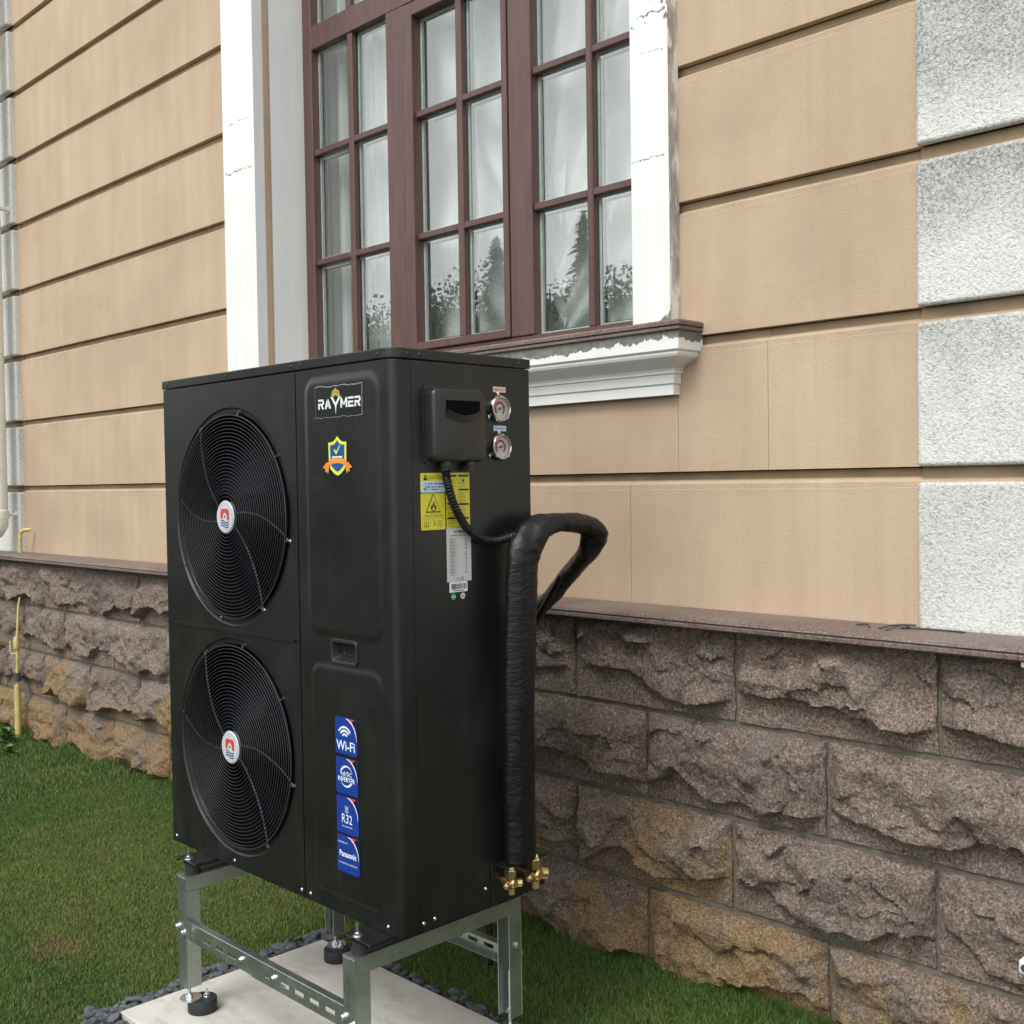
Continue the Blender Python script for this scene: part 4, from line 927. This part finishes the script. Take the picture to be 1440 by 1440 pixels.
# ------------------------------------------------------------------ galvanised support frame
XA, XB = -2.839, -2.069; HW = .0225; YA, YB = 1.50, 2.034; RT = .405; LB = .095; TH = .0028
stand = thing('support_frame', ((XA+XB)/2, (YA+YB)/2, .0222), 'galvanised steel support frame with slotted crossbars under the heat pump', 'support frame')
GV = MT['galv']
def cylinder_part(name, p, r0, prof, mat, par, n=16, axis=(0, 0, 1), sm=30): return MB().lathe(prof, p, axis, n).build(name, mat, par, smooth=sm)
for xc in (XA, XB):
    rl = MB()                                                    # rail: channel open below
    rl.box(xc-HW, xc+HW, YA, YB, RT-TH, RT); rl.box(xc-HW, xc-HW+TH, YA+.0005, YB-.0005, RT-.040, RT-TH); rl.box(xc+HW-TH, xc+HW, YA+.0005, YB-.0005, RT-.040, RT-TH)
    rl.box(xc-.0045, xc+.0045, YA+.06, YB-.06, RT-.0003, RT+.0004, 1)
    rl.build('rail', [GV, MT['gasket']], stand, bev=.0012)
    for yf, s in ((YA, 1), (YB, -1)):
        lg = MB(); ya, yb = sorted((yf, yf+s*.045))
        w0, w1 = sorted((yf, yf+s*TH))
        lg.box(xc-HW, xc+HW, w0, w1, LB, RT-TH-.0005)
        f0, f1 = sorted((yf+s*TH, yf+s*.045)); f2, f3 = sorted((yf+s*TH, yf+s*.013))
        for xs0 in (xc-HW, xc+HW-TH):
            zc_ = .215
            if s > 0 and xc == XB:
                lg.box(xs0, xs0+TH, f0, f1, zc_, RT-.0405); q0, q1 = sorted((yf+s*.036, yf+s*.045))
                lg.box(xs0, xs0+TH, f2, f3, LB, zc_); lg.box(xs0, xs0+TH, q0, q1, LB, zc_)
            else: lg.box(xs0, xs0+TH, f0, f1, LB, RT-.0405)
        if s < 0: lg.box(xc-HW+TH, xc+HW-TH, yb-.030, yb-.0285, LB+.004, LB+.0065)
        l = lg.build('leg', GV, stand, bev=.0008)
        xr, yr = xc-.004, yf+s*.020
        rod = MB().tube([(xr, yr, .058), (xr, yr, .21)], .0046, 10); rod.build('threaded_rod', MT['zinc'], stand, smooth=60)
        for zz_, hh in ((.0605, .008), (LB+.008, .008)): MB().lathe([(.0095, 0), (.0095, hh)], (xr, yr, zz_), (0, 0, 1), 6).build('nut', MT['zinc'], stand)
        px, py = xr+.024, yr+s*.006+(.02 if s > 0 else -.006)
        dk = MB().lathe([(.030, .0572), (.030, .0602)], (xr+.004, yr+.002, 0), (0, 0, 1), 28); dk.build('foot_plate', MT['zinc'], stand)
        MB().lathe([(.0385, .0222), (.0400, .0245), (.0400, .0545), (.0385, .0570)], (px, py, 0), (0, 0, 1), 32).build('rubber_foot', MT['rubber'], stand, smooth=40)
        MB().lathe([(.010, .0571), (.010, .0595), (.0085, .0600), (.0085, .066), (.0042, .0662), (.0042, .078)], (px+.004, py+.012, 0), (0, 0, 1), 10).build('bolt', MT['zinc'], stand)
        # rubber mount under the unit
        my = yf+s*.034
        MB().lathe([(.0215, RT+.0006), (.0225, RT+.003), (.0200, RT+.018), (.0215, RT+.0325)], (xc+.004, my, 0), (0, 0, 1), 24).build('rubber_mount', MT['rubber'], stand, smooth=40)
        my2 = yf+s*.018
        MB().lathe([(.0125, .4501), (.0125, .4518), (.0085, .4519), (.0085, .4585), (.0042, .4590), (.0042, .4790)], (xc+.012, my2, 0), (0, 0, 1), 10).build('bolt', MT['zinc'], stand)
        # crossbar screws on the leg's outer face
        for dx, dz in ((-.0175, .262), (.0135, .252)):
            MB().lathe([(.0095, 0), (.0095, .002), (.0070, .0022), (.0070, .0075), (.0040, .010)], (xc+dx, yf, dz), (0, -s, 0), 10).build('bolt', MT['zinc'], stand, smooth=40)
# slotted crossbars: front plate built around its slots
def crossbar(x0, x1, y, s, slots, z0=.226, z1=.275):
    mb = MB(); a = x0; ya, yb = sorted((y, y+s*.0022)); zl, zh = .2435, .2535
    for c in sorted(slots):
        mb.box(a, c-.019, ya, yb, z0, z1); mb.box(c-.019, c+.019, ya, yb, z0, zl); mb.box(c-.019, c+.019, ya, yb, zh, z1); a = c+.019
    mb.box(a, x1, ya, yb, z0, z1); fa, fb = sorted((y+s*.0022, y+s*.022))
    mb.box(x0, x1, fa, fb, z1-.0022, z1); mb.box(x0, x1, fa, fb, z0, z0+.0022)
    return mb.build('crossbar', GV, stand, bev=.0006)
crossbar(XA+HW, -2.381, YA+.012, 1, [-2.60-.0, -2.663, -2.726])
crossbar(-2.50, XB-HW, YA+.0095, 1, [-2.4155, -2.3475, -2.285, -2.2225, -2.158], .2243, .2768)
crossbar(XA+HW, XB-HW, YB-.012, -1, [-2.158-k*.062 for k in range(10)])
for x, y in ((-2.551, YA+.012), (-2.395, YA+.0095)):
    MB().lathe([(.0085, 0), (.0085, .002), (.0065, .0022), (.0065, .008)], (x, y, .252), (0, -1, 0), 6).build('bolt', MT['zinc'], stand)
MB().lathe([(.0085, 0), (.0085, .002), (.0065, .0022), (.0065, .008)], (XB+HW, YB-.02, .282), (1, 0, 0), 6).build('bolt', MT['zinc'], stand)
FL = lambda a, b, d=0: Vector((a, YA-d, b))
g = MB(); put_text(g, 'SMOUNT', XB-.001, .326, .0195, FL, .0004, rot=PI/2, bold=.0); put_text(g, 'XX', XB-.015, .327, .0135, FL, .0004, rot=PI/2)
g.build('lettering', MT['gasket'], stand)

# ------------------------------------------------------------------ insulated pipes and cable
def catmull(P, n=10):
    P = [np.array(p, float) for p in P]; P = [2*P[0]-P[1]]+P+[2*P[-1]-P[-2]]; out = []
    for i in range(1, len(P)-2):
        for t in np.linspace(0, 1, n, endpoint=False):
            a, b, c, d = P[i-1:i+3]
            out.append(.5*((2*b)+(c-a)*t+(2*a-5*b+4*c-d)*t*t+(3*b-3*c+d-a)*t**3))
    out.append(P[-2]); return np.array(out)
#        x      y      z     ax ay az  a     b
CP = [(-1.925, 1.915, .560, 0, 1, 0, .045, .029), (-1.915, 1.905, .80, 0, 1, 0, .046, .028), (-1.908, 1.904, 1.02, 0, 1, 0, .046, .028), (-1.905, 1.908, 1.19, 0, 1, 0, .046, .028), (-1.903, 1.913, 1.270, 0, .95, .1, .046, .028), (-1.902, 1.924, 1.322, .3, .8, -.3, .043, .030),
      (-1.900, 1.962, 1.362, .8, .4, -.3, .038, .029), (-1.900, 2.02, 1.375, 1, .1, 0, .036, .026), (-1.900, 2.095, 1.372, 1, 0, 0, .036, .026), (-1.900, 2.145, 1.362, 1, 0, 0, .036, .026), (-1.905, 2.178, 1.340, .8, .3, .2, .036, .027), (-1.936, 2.20, 1.305, .6, .6, .4, .034, .027),
      (-2.006, 2.24, 1.265, .5, .6, .6, .032, .025), (-2.09, 2.285, 1.222, .5, .6, .6, .032, .025), (-2.19, 2.345, 1.172, .5, .6, .6, .032, .025), (-2.32, 2.42, 1.110, .5, .6, .6, .032, .025), (-2.48, 2.47, 1.02, .6, .6, .5, .032, .026), (-2.64, 2.49, .88, .9, .4, 0, .032, .026), (-2.72, 2.49, .60, 1, 0, 0, .032, .026), (-2.74, 2.49, .03, 1, 0, 0, .032, .026)]
C = catmull([c for c in CP], 12); NSEG = 36; vs = []; m = len(C)
for i, c in enumerate(C):
    p = Vector(c[:3]); t = Vector(C[min(i+1, m-1)][:3]-C[max(i-1, 0)][:3]).normalized()
    u = Vector(c[3:6]); u = (u-t*u.dot(t)).normalized(); v = t.cross(u)
    s_len = i*.012
    for k in range(NSEG):
        a = 2*PI*k/NSEG; ca, sa = math.cos(a), math.sin(a)
        pinch = 1-.12*math.exp(-(ca/.35)**2)                                    # valley between the two pipes under the wrap
        wr = .0007*math.sin(i*1.25+2.6*math.sin(a*2+i*.11)+a)*float(vnoise(np.array(a*1.2), np.array(i*.13), 3))+.004*(float(vnoise(np.array(a*1.6), np.array(i*.22), 9))-.5)
        vs.append(p+u*((c[6]+wr)*ca)+v*((c[7]+wr)*sa*pinch))
fs = [(i*NSEG+k, i*NSEG+(k+1) % NSEG, (i+1)*NSEG+(k+1) % NSEG, (i+1)*NSEG+k) for i in range(m-1) for k in range(NSEG)]+[tuple(range(NSEG-1, -1, -1)), tuple((m-1)*NSEG+k for k in range(NSEG))]
ip = MB().add(vs, fs).build('insulated_pipe', MT['wrap'], None, smooth=70)
tag(ip, 'thick black tape-wrapped refrigerant pipe looping up from brass valves over to the wall', 'pipe')
def thin(name, pts, r, mat, label, cat, n=10):
    o = MB().tube(catmull(pts, 8), r, n).build(name, mat, None, smooth=60); return tag(o, label, cat)
cc = [(.160, 1.056, .026), (.161, 1.045, .030), (.137+.004, 1.030, .040), (.151, .983, .036), (.178, .943, .030), (.206, .912, .026), (.247, .892, .026), (.288, .888, .032), (.325, .896, .040)]
pts = catmull([tuple(SD(a, b, d)) for a, b, d in ((.139, 1.056, .019), (.143, 1.030, .019), (.158, .983, .020), (.182, .943, .020), (.208, .914, .020), (.247, .893, .022), (.290, .887, .026), (.335, .899, .050))], 26)
cr_ = [.0098+.0010*math.sin(i*1.55) for i in range(len(pts))]
o = MB().tube(pts, cr_, 12).build('cable_conduit', MT['wrap'], None, smooth=70); tag(o, 'ribbed black cable conduit hanging from wiring cover across the yellow stickers', 'cable')
thin('control_cable', [(-2.05, 2.205, 1.222), (-2.066, 2.203, 1.196), (-2.095, 2.20, 1.155), (-2.131, 2.20, 1.108), (-2.18, 2.21, 1.05), (-2.28, 2.24, .95), (-2.40, 2.28, .75), (-2.45, 2.30, .4), (-2.45, 2.30, .02)], .0085, MT['wrap'], 'thin black control cable dangling below the loop of wrapped pipe', 'cable')

# ------------------------------------------------------------------ slab and slate chippings
SLX0, SLX1, SLY0, SLY1, SLZ = -2.980, -1.66, 1.383, 2.062, .0218
sl = MB().box(SLX0, SLX1, SLY0, SLY1, -.06, SLZ).build('paving_slab', MT['slab'], None, bev=.003, seg=2); tag(sl, 'pale concrete paving slab under the support frame', 'paving slab', kind='structure')
GB = .085
bed = MB()
for a in ((SLX0-GB, SLX0-.001, SLY0-GB, SLY1+GB*.7), (SLX1+.001, SLX1+GB, SLY0-GB, SLY1+GB*.7), (SLX0-.001, SLX1+.001, SLY0-GB, SLY0-.001), (SLX0-.001, SLX1+.001, SLY1+.001, SLY1+GB*.7)):
    bed.box(a[0], a[1], a[2], a[3], -.05, .004)
gravel = bed.build('gravel_bed', MT['ground'], None); tag(gravel, 'narrow dark bed of slate chippings around the slab', 'gravel', kind='structure')
pm = []
for k in range(8):
    bm = bmesh.new(); bmesh.ops.create_icosphere(bm, subdivisions=2, radius=1)
    r = random.Random(k); dirs = [Vector((r.gauss(0, 1), r.gauss(0, 1), r.gauss(0, 1))).normalized() for _ in range(9)]; cut = [r.uniform(.55, .85) for _ in dirs]
    for v in bm.verts:
        for d_2, q in zip(dirs, cut):
            e = v.co.dot(d_2)
            if e > q: v.co -= d_2*(e-q)
    me = bpy.data.meshes.new('slate_chip'); bm.to_mesh(me); bm.free(); me.materials.append(MT['slate']); pm.append(me)
rp = random.Random(21); cnt = 0
while cnt < 290:
    e = rp.random()
    if e < .34: x, y = rp.uniform(SLX0-GB, SLX0-.012), rp.uniform(SLY0-GB, SLY1+.05)
    elif e < .55: x, y = rp.uniform(SLX0-GB, SLX1), rp.uniform(SLY1+.012, SLY1+GB*.7)
    elif e < .85: x, y = rp.uniform(SLX0-GB, SLX1), rp.uniform(SLY0-GB, SLY0-.012)
    else: x, y = rp.uniform(SLX1+.012, SLX1+GB), rp.uniform(SLY0-GB, SLY1+.05)
    s = rp.uniform(.009, .0215); o = bpy.data.objects.new('slate_chip', rp.choice(pm)); attach(o, (x, y, .004+s*.35), gravel)
    o.scale = (s*rp.uniform(1, 1.5), s, s*rp.uniform(.45, .75)); o.rotation_euler = (rp.uniform(-.35, .35), rp.uniform(-.35, .35), rp.uniform(0, 6.3)); cnt += 1
bm = bmesh.new()
for k in range(1600):
    e = rp.random()
    if e < .4: x, y = rp.uniform(SLX0-GB, SLX0-.004), rp.uniform(SLY0-GB, SLY1+.05)
    elif e < .65: x, y = rp.uniform(SLX0-GB, SLX1), rp.uniform(SLY1+.004, SLY1+GB*.7)
    else: x, y = rp.uniform(SLX0-GB, SLX1+GB), rp.uniform(SLY0-GB, SLY0-.004)
    s = rp.uniform(.003, .008)
    bmesh.ops.create_icosphere(bm, subdivisions=1, radius=1, matrix=Matrix.Translation((x, y, .005)) @ Matrix.Rotation(rp.uniform(0, 6), 4, 'Z') @ Matrix.Diagonal((s*1.3, s, s*.6, 1)))
me = bpy.data.meshes.new('small_chippings'); bm.to_mesh(me); bm.free(); me.materials.append(MT['slate']); o = bpy.data.objects.new('small_chippings', me); attach(o, (0, 0, 0), gravel); o['kind'] = 'stuff'

# ------------------------------------------------------------------ grass
def grass(name, n, region, lo, hi, wid, label):
    x0, x1, y0, y1 = region
    px = rng.uniform(x0, x1, n); py = rng.uniform(y0, y1, n)
    keep = ~((px > SLX0-GB*.8) & (px < SLX1+GB*.8) & (py > SLY0-GB*.8) & (py < SLY1+GB*.55))
    keep &= py < 2.672
    rag = fbm(px*9, py*9, 4, 3)
    px, py, rag = px[keep], py[keep], rag[keep]; n = len(px)
    big = fbm(px*1.6, py*1.6, 1, 4); mid = fbm(px*5, py*5, 2, 3)
    h = rng.uniform(lo, hi, n)*(.65+.7*mid)
    h *= 1+1.5*np.exp(-np.abs(2.66-py)/.05)                                # unmown along the wall
    ang = rng.uniform(0, 2*PI, n); lean = rng.uniform(.15, 1.0, n)*h
    lx, ly = np.cos(ang)*lean, np.sin(ang)*lean; wd = wid*rng.uniform(.6, 1.3, n); pa = ang+PI/2+rng.normal(0, .5, n)
    wx, wy = np.cos(pa)*wd/2, np.sin(pa)*wd/2
    z0 = np.full(n, -.004)
    V = np.zeros((n, 5, 3))
    V[:, 0] = np.stack([px-wx, py-wy, z0], 1); V[:, 1] = np.stack([px+wx, py+wy, z0], 1)
    V[:, 2] = np.stack([px+lx*.42+wx*.8, py+ly*.42+wy*.8, h*.62], 1); V[:, 3] = np.stack([px+lx*.42-wx*.8, py+ly*.42-wy*.8, h*.62], 1)
    V[:, 4] = np.stack([px+lx, py+ly, h*.93], 1)
    me = bpy.data.meshes.new(name); me.vertices.add(n*5); me.vertices.foreach_set('co', V.reshape(-1))
    base = (np.arange(n)*5)[:, None]; L_ = (base+np.array([[0, 1, 2, 3, 3, 2, 4]])).reshape(-1)
    me.loops.add(n*7); me.loops.foreach_set('vertex_index', L_.astype(np.int32))
    me.polygons.add(n*2); ls = (np.arange(n)*7)[:, None]+np.array([[0, 4]]); me.polygons.foreach_set('loop_start', ls.reshape(-1).astype(np.int32))
    t = rng.random(n); dry = (fbm(px*3.1+7, py*3.1, 6, 4) > .62)*.22+.03
    spot = np.exp(-(((px+3.586)/.10)**2+((py-1.447)/.075)**2))
    isdry = rng.random(n) < np.clip(dry*.55+spot*.9, 0, .95)
    g0 = np.array([.044, .104, .017]); g1 = np.array([.122, .215, .042]); gd = np.array([.30, .225, .10]); gy = np.array([.190, .235, .056])
    col = g0+(g1-g0)*t[:, None]; yel = (rng.random(n) < sstep(.40, .62, big)*.75*sstep(2.66, 2.0, py)+.05)
    col[yel] = gy*rng.uniform(.7, 1.1, (yel.sum(), 1)); col[isdry] = gd*rng.uniform(.6, 1.15, (isdry.sum(), 1))
    me.update(calc_edges=True)
    at = me.attributes.new('tint', 'FLOAT_COLOR', 'POINT'); c4 = np.ones((n, 5, 4)); c4[:, :, :3] = col[:, None, :]; at.data.foreach_set('color', c4.reshape(-1))
    me.materials.append(MT['grass']); o = bpy.data.objects.new(name, me); attach(o, (0, 0, 0)); return tag(o, label, 'grass', kind='stuff')
grass('lawn_grass', 500000, (-5.4, -2.4, .55, 2.68), .009, .0195, .0018, 'short mown grass blades of the lawn left of the slab')
grass('lawn_grass', 130000, (-2.4, -.9, 1.95, 2.68), .010, .024, .0018, 'short mown grass blades between the slab and stone plinth')
grass('lawn_grass', 150000, (-8.6, -5.4, .0, 2.68), .012, .028, .0032, 'short mown grass blades in the far left corner')
grass('lawn_grass', 40000, (-1.62, .8, .5, 1.95), .012, .03, .003, 'short mown grass blades right of the slab')
grass('lawn_grass', 60000, (-5.4, .8, -1.6, .55), .014, .034, .0045, 'short mown grass blades in front of the slab')

# ------------------------------------------------------------------ small things on the wall
ds = thing('downspout', (-7.10, 2.60, 1.12), 'white plastic downspout pipe fixed to the left corner quoin', 'downspout')
MB().tube([(-7.10, 2.60, 1.335), (-7.10, 2.60, 5.5)], .055, 24).build('pipe', MT['pipewhite'], ds, smooth=60)
MB().lathe([(.061, 0), (.061, .05), (.056, .055)], (-7.10, 2.60, 1.30), (0, 0, 1), 24).build('collar', MT['pipewhite'], ds, smooth=40)
MB().tube([(-7.10, 2.60, 1.30), (-7.10, 2.60, 1.27), (-7.11, 2.585, 1.235), (-7.15, 2.54, 1.19), (-7.20, 2.48, 1.14), (-7.24, 2.44, 1.115)], .056, 24).build('elbow', MT['pipewhite'], ds, smooth=60)
for z in (1.325, 3.195):
    MB().lathe([(.011, 0), (.011, .055), (.022, .056), (.022, .064)], (-7.10, 2.645, z), (0, 1, 0), 16).build('bracket_pin', MT['pipewhite'], ds, smooth=40)
    MB().lathe([(.0585, 0), (.0585, .022)], (-7.10, 2.60, z-.011), (0, 0, 1), 24).build('clamp', MT['pipewhite'], ds, smooth=40)
gpipe = thing('gas_pipe', (-6.84, 2.59, 0), 'thin yellow gas riser pipe with valve against the stone plinth', 'gas pipe')
MB().tube([(-6.852, 2.59, -.02), (-6.848, 2.59, .31)], .019, 14).build('riser', MT['yellow'], gpipe, smooth=60)
MB().lathe([(.021, 0), (.021, .05)], (-6.847, 2.59, .335), (0, 0, 1), 12).build('coupling', MT['gasket'], gpipe, smooth=30)
MB().tube([(-6.846, 2.59, .30), (-6.845, 2.592, .45), (-6.842, 2.594, .60), (-6.835, 2.604, .79), (-6.833, 2.612, .835)], [.0095, .009, .008, .0075, .006], 12).build('riser', MT['yellow'], gpipe, smooth=60)
MB().lathe([(.017, 0), (.02, .02), (.02, .045), (.014, .07)], (-6.844, 2.59, .53), (0, 0, 1), 12).build('valve_body', MT['yellow'], gpipe, smooth=30)
MB().tube([(-6.845, 2.585, .50), (-6.885, 2.575, .495), (-6.893, 2.572, .51), (-6.893, 2.572, .575)], .0055, 8).build('lever', MT['yellow'], gpipe, smooth=60)
MB().tube([(-6.93, 2.66, 1.096), (-6.93, 2.66, 1.20), (-6.925, 2.664, 1.222), (-6.912, 2.672, 1.232), (-6.90, 2.71, 1.234)], .011, 12).build('wall_bend', MT['yellow'], gpipe, smooth=60)
o = MB().lathe([(.016, 0), (.016, .03), (.028, .031), (.028, .05), (.012, .052), (.012, .075)], (-7.115, 2.62, .52), (.2, -1, 0), 12).build('garden_tap', MT['rustmetal'], None, smooth=30); tag(o, 'worn brass tap stub on the plinth left of the yellow gas pipe', 'tap')
sk = MB().box(-1.010, -.94, 2.606, 2.67, .332, .366).build('wall_socket', MT['pipewhite'], None, bev=.007, seg=3); tag(sk, 'small white outdoor socket box on the lower right stone', 'socket')
MB().lathe([(.009, 0), (.009, .003), (.005, .0032)], (-.994, 2.606, .349), (0, -1, 0), 14).build('socket_hole', MT['gasket'], sk)
o = MB().box(-1.000, -.98, 2.600, 2.64, 1.038, 1.053).build('cable_clip', MT['pipewhite'], None, bev=.003); tag(o, 'tiny white cable clip under the coping at right edge', 'clip')
wz = lambda y: 1.094-(2.752-y)*.0493
def wires(pts_list, label):
    mb = MB()
    for pts in pts_list: mb.tube(catmull(pts, 5), .0022, 6)
    o = mb.build('wire_scrap', MT['gasket'], None, smooth=60); return tag(o, label, 'wire')
wires([[(-1.45, 2.69, wz(2.69)+.002), (-1.415, 2.68, wz(2.68)+.006), (-1.40, 2.66, wz(2.66)+.004)]], 'short black wire offcut lying on the coping, left of the tangled one')
wires([[(-1.375, 2.66, wz(2.66)+.002), (-1.335, 2.685, wz(2.685)+.010), (-1.295, 2.70, wz(2.70)+.010)], [(-1.345, 2.64, wz(2.64)+.002), (-1.32, 2.68, wz(2.68)+.012), (-1.305, 2.69, wz(2.69)+.004)], [(-1.33, 2.69, wz(2.69)+.003), (-1.25, 2.70, wz(2.70)+.003), (-1.17, 2.70, wz(2.70)+.003)]], 'tangled black wire offcut on the coping below the white quoin')

# weeds by the left corner
def weed(x, y, s, n, label, big):
    t = thing('weed_plant', (x, y, 0), label, 'weed', 'weeds at the foot of the plinth'); r = random.Random(int(x*100))
    for k in range(n):
        a = r.uniform(0, 2*PI); el = r.uniform(.25, 1.2); l = s*r.uniform(.6, 1.1); wd = l*(.22 if not big else .16); bz = r.uniform(.0, s*(.9 if not big else .1))
        P = np.zeros((7, 3, 3))
        for i, q in enumerate(np.linspace(0, 1, 7)):
            d = q*l*math.cos(el); z = bz+q*l*math.sin(el)-.5*l*q*q*.8; hw = wd*math.sin(PI*min(1, q*.9+.08))
            for j, e in enumerate((-1, 0, 1)): P[i, j] = (x+math.cos(a)*d-math.sin(a)*hw*e, y+math.sin(a)*d+math.cos(a)*hw*e, max(.002, z+abs(e)*hw*.3))
        MB().grid(P).build('leaf', MT['leaf'], t, smooth='keep')
weed(-6.675, 2.453, .085, 40, 'bushy leafy weed at the foot of the plinth, left of the gas pipe', False)
weed(-6.415, 2.368, .13, 9, 'broad-bladed weed in the lawn before the yellow gas pipe', True)

# ------------------------------------------------------------------ trees across the lawn (seen reflected in the window)
def quads_mesh(name, P, A, Bv, mat):
    """leaf-sized quads: centre P, half axes A and Bv"""
    n = len(P); V = np.stack([P-A, P+Bv, P+A, P-Bv], 1).reshape(-1, 3)
    me = bpy.data.meshes.new(name); me.vertices.add(4*n); me.vertices.foreach_set('co', V.reshape(-1))
    me.loops.add(4*n); me.loops.foreach_set('vertex_index', np.arange(4*n, dtype=np.int32))
    me.polygons.add(n); me.polygons.foreach_set('loop_start', np.arange(0, 4*n, 4, dtype=np.int32))
    me.update(calc_edges=True); me.materials.append(mat); return bpy.data.objects.new(name, me)
def unit(v): return v/np.linalg.norm(v, axis=1, keepdims=True)
def fir_crown(seed, H):
    r = np.random.default_rng(seed); n = 16000
    q = r.random(n); z = H*(.05+.95*(1-q**.62)); dz = H-z; tier = np.floor(dz/.42); fr_ = dz/.42-tier
    jit = np.array([r.uniform(0, 6.3) for _ in range(40)]); ln = r.uniform(.6, 1.15, (40, 9)); br = r.integers(0, 9, n); ti = tier.astype(int) % 40
    a = jit[ti]+br*2*PI/9+r.normal(0, .13, n); rad = (dz*.25+.05)*ln[ti, br]*(.35+.75*fr_)
    rr = rad*r.random(n)**.6
    P = np.stack([np.cos(a)*rr, np.sin(a)*rr, z-rr*.12], 1); l = r.uniform(.05, .15, n)[:, None]
    d = unit(np.stack([np.cos(a), np.sin(a), r.uniform(-.5, .2, n)], 1)); t = unit(np.stack([-np.sin(a), np.cos(a), r.uniform(-.5, .5, n)], 1))
    return quads_mesh('crown', P, d*l, t*l*.32, MT['needle'])
def leafy_crown(seed, H):
    r = np.random.default_rng(seed+50); n = 30000; k = 34
    C_ = np.stack([r.normal(0, .20, k)*H, r.normal(0, .20, k)*H, r.uniform(.22, .84, k)*H], 1); R_ = r.uniform(.09, .19, k)*H
    C_[:, :2] *= (1.15-np.abs(C_[:, 2:3]/H-.5)*1.3)
    i = r.integers(0, k, n); v = unit(r.normal(0, 1, (n, 3))); P = C_[i]+v*(R_[i]*r.random(n)**.45)[:, None]
    u = unit(r.normal(0, 1, (n, 3))); w_ = unit(np.cross(u, r.normal(0, 1, (n, 3)))); l = r.uniform(.025, .06, n)[:, None]
    return quads_mesh('crown', P, u*l, w_*l*.6, MT['foliage'])
def plant(kind, x, y, H, seed, label, group):
    t = thing('fir_tree' if kind == 'fir' else 'leafy_tree', (x, y, 0), label, 'tree', group)
    MB().tube([(x, y, -.1), (x+.02, y, H*.4), (x, y, H*.93)], [H*.022, H*.014, .012], 10).build('trunk', MT['bark'], t, smooth=60)
    attach((fir_crown if kind == 'fir' else leafy_crown)(seed, H), (x, y, 0), t)
GRP = 'trees across the lawn reflected in the window'
PL = [('fir', -16.0, -11.92, 7.27, 'tall slim fir reflected in the right bay of the window'), ('fir', -15.88, -9.25, 6.3, 'bushy fir reflected in the middle sash of the window'), ('leafy', -17.25, -7.68, 5.3, 'leafy tree reflected low in the left bay of the window'),
      ('leafy', -20.74, -9.71, 5.5, 'leafy tree reflected beside the left window post'), ('leafy', -15.11, -7.14, 5.1, 'leafy tree reflected at the left of the middle sash'), ('leafy', -17.7, -10.24, 5.6, 'leafy tree reflected behind the bushy fir'),
      ('leafy', -12.24, -8.56, 5.4, 'leafy tree reflected beside the right window trim'), ('leafy', -14.47, -9.25, 5.5, 'leafy tree reflected over the right window post'), ('leafy', -15.18, -12.62, 5.9, 'leafy tree reflected behind the tall slim fir'), ('fir', -22.5, -7.0, 5.6, 'small fir reflected far off in the left bay'),
      ('fir', -8.0, -15.5, 6.0, 'dark fir across the lawn, behind the viewer'), ('leafy', -10.6, -14, 4.6, 0), ('leafy', -4.5, -15, 4.8, 0), ('leafy', 0, -16, 5.0, 0), ('leafy', 10, -12, 5.0, 0), ('leafy', -25, -1.0, 4.6, 0)]
for i, (k, x, y, H, lab) in enumerate(PL):
    plant(k, x, y, H, i+1, lab or 'leafy green tree across the lawn, outside the reflection in the window', GRP)
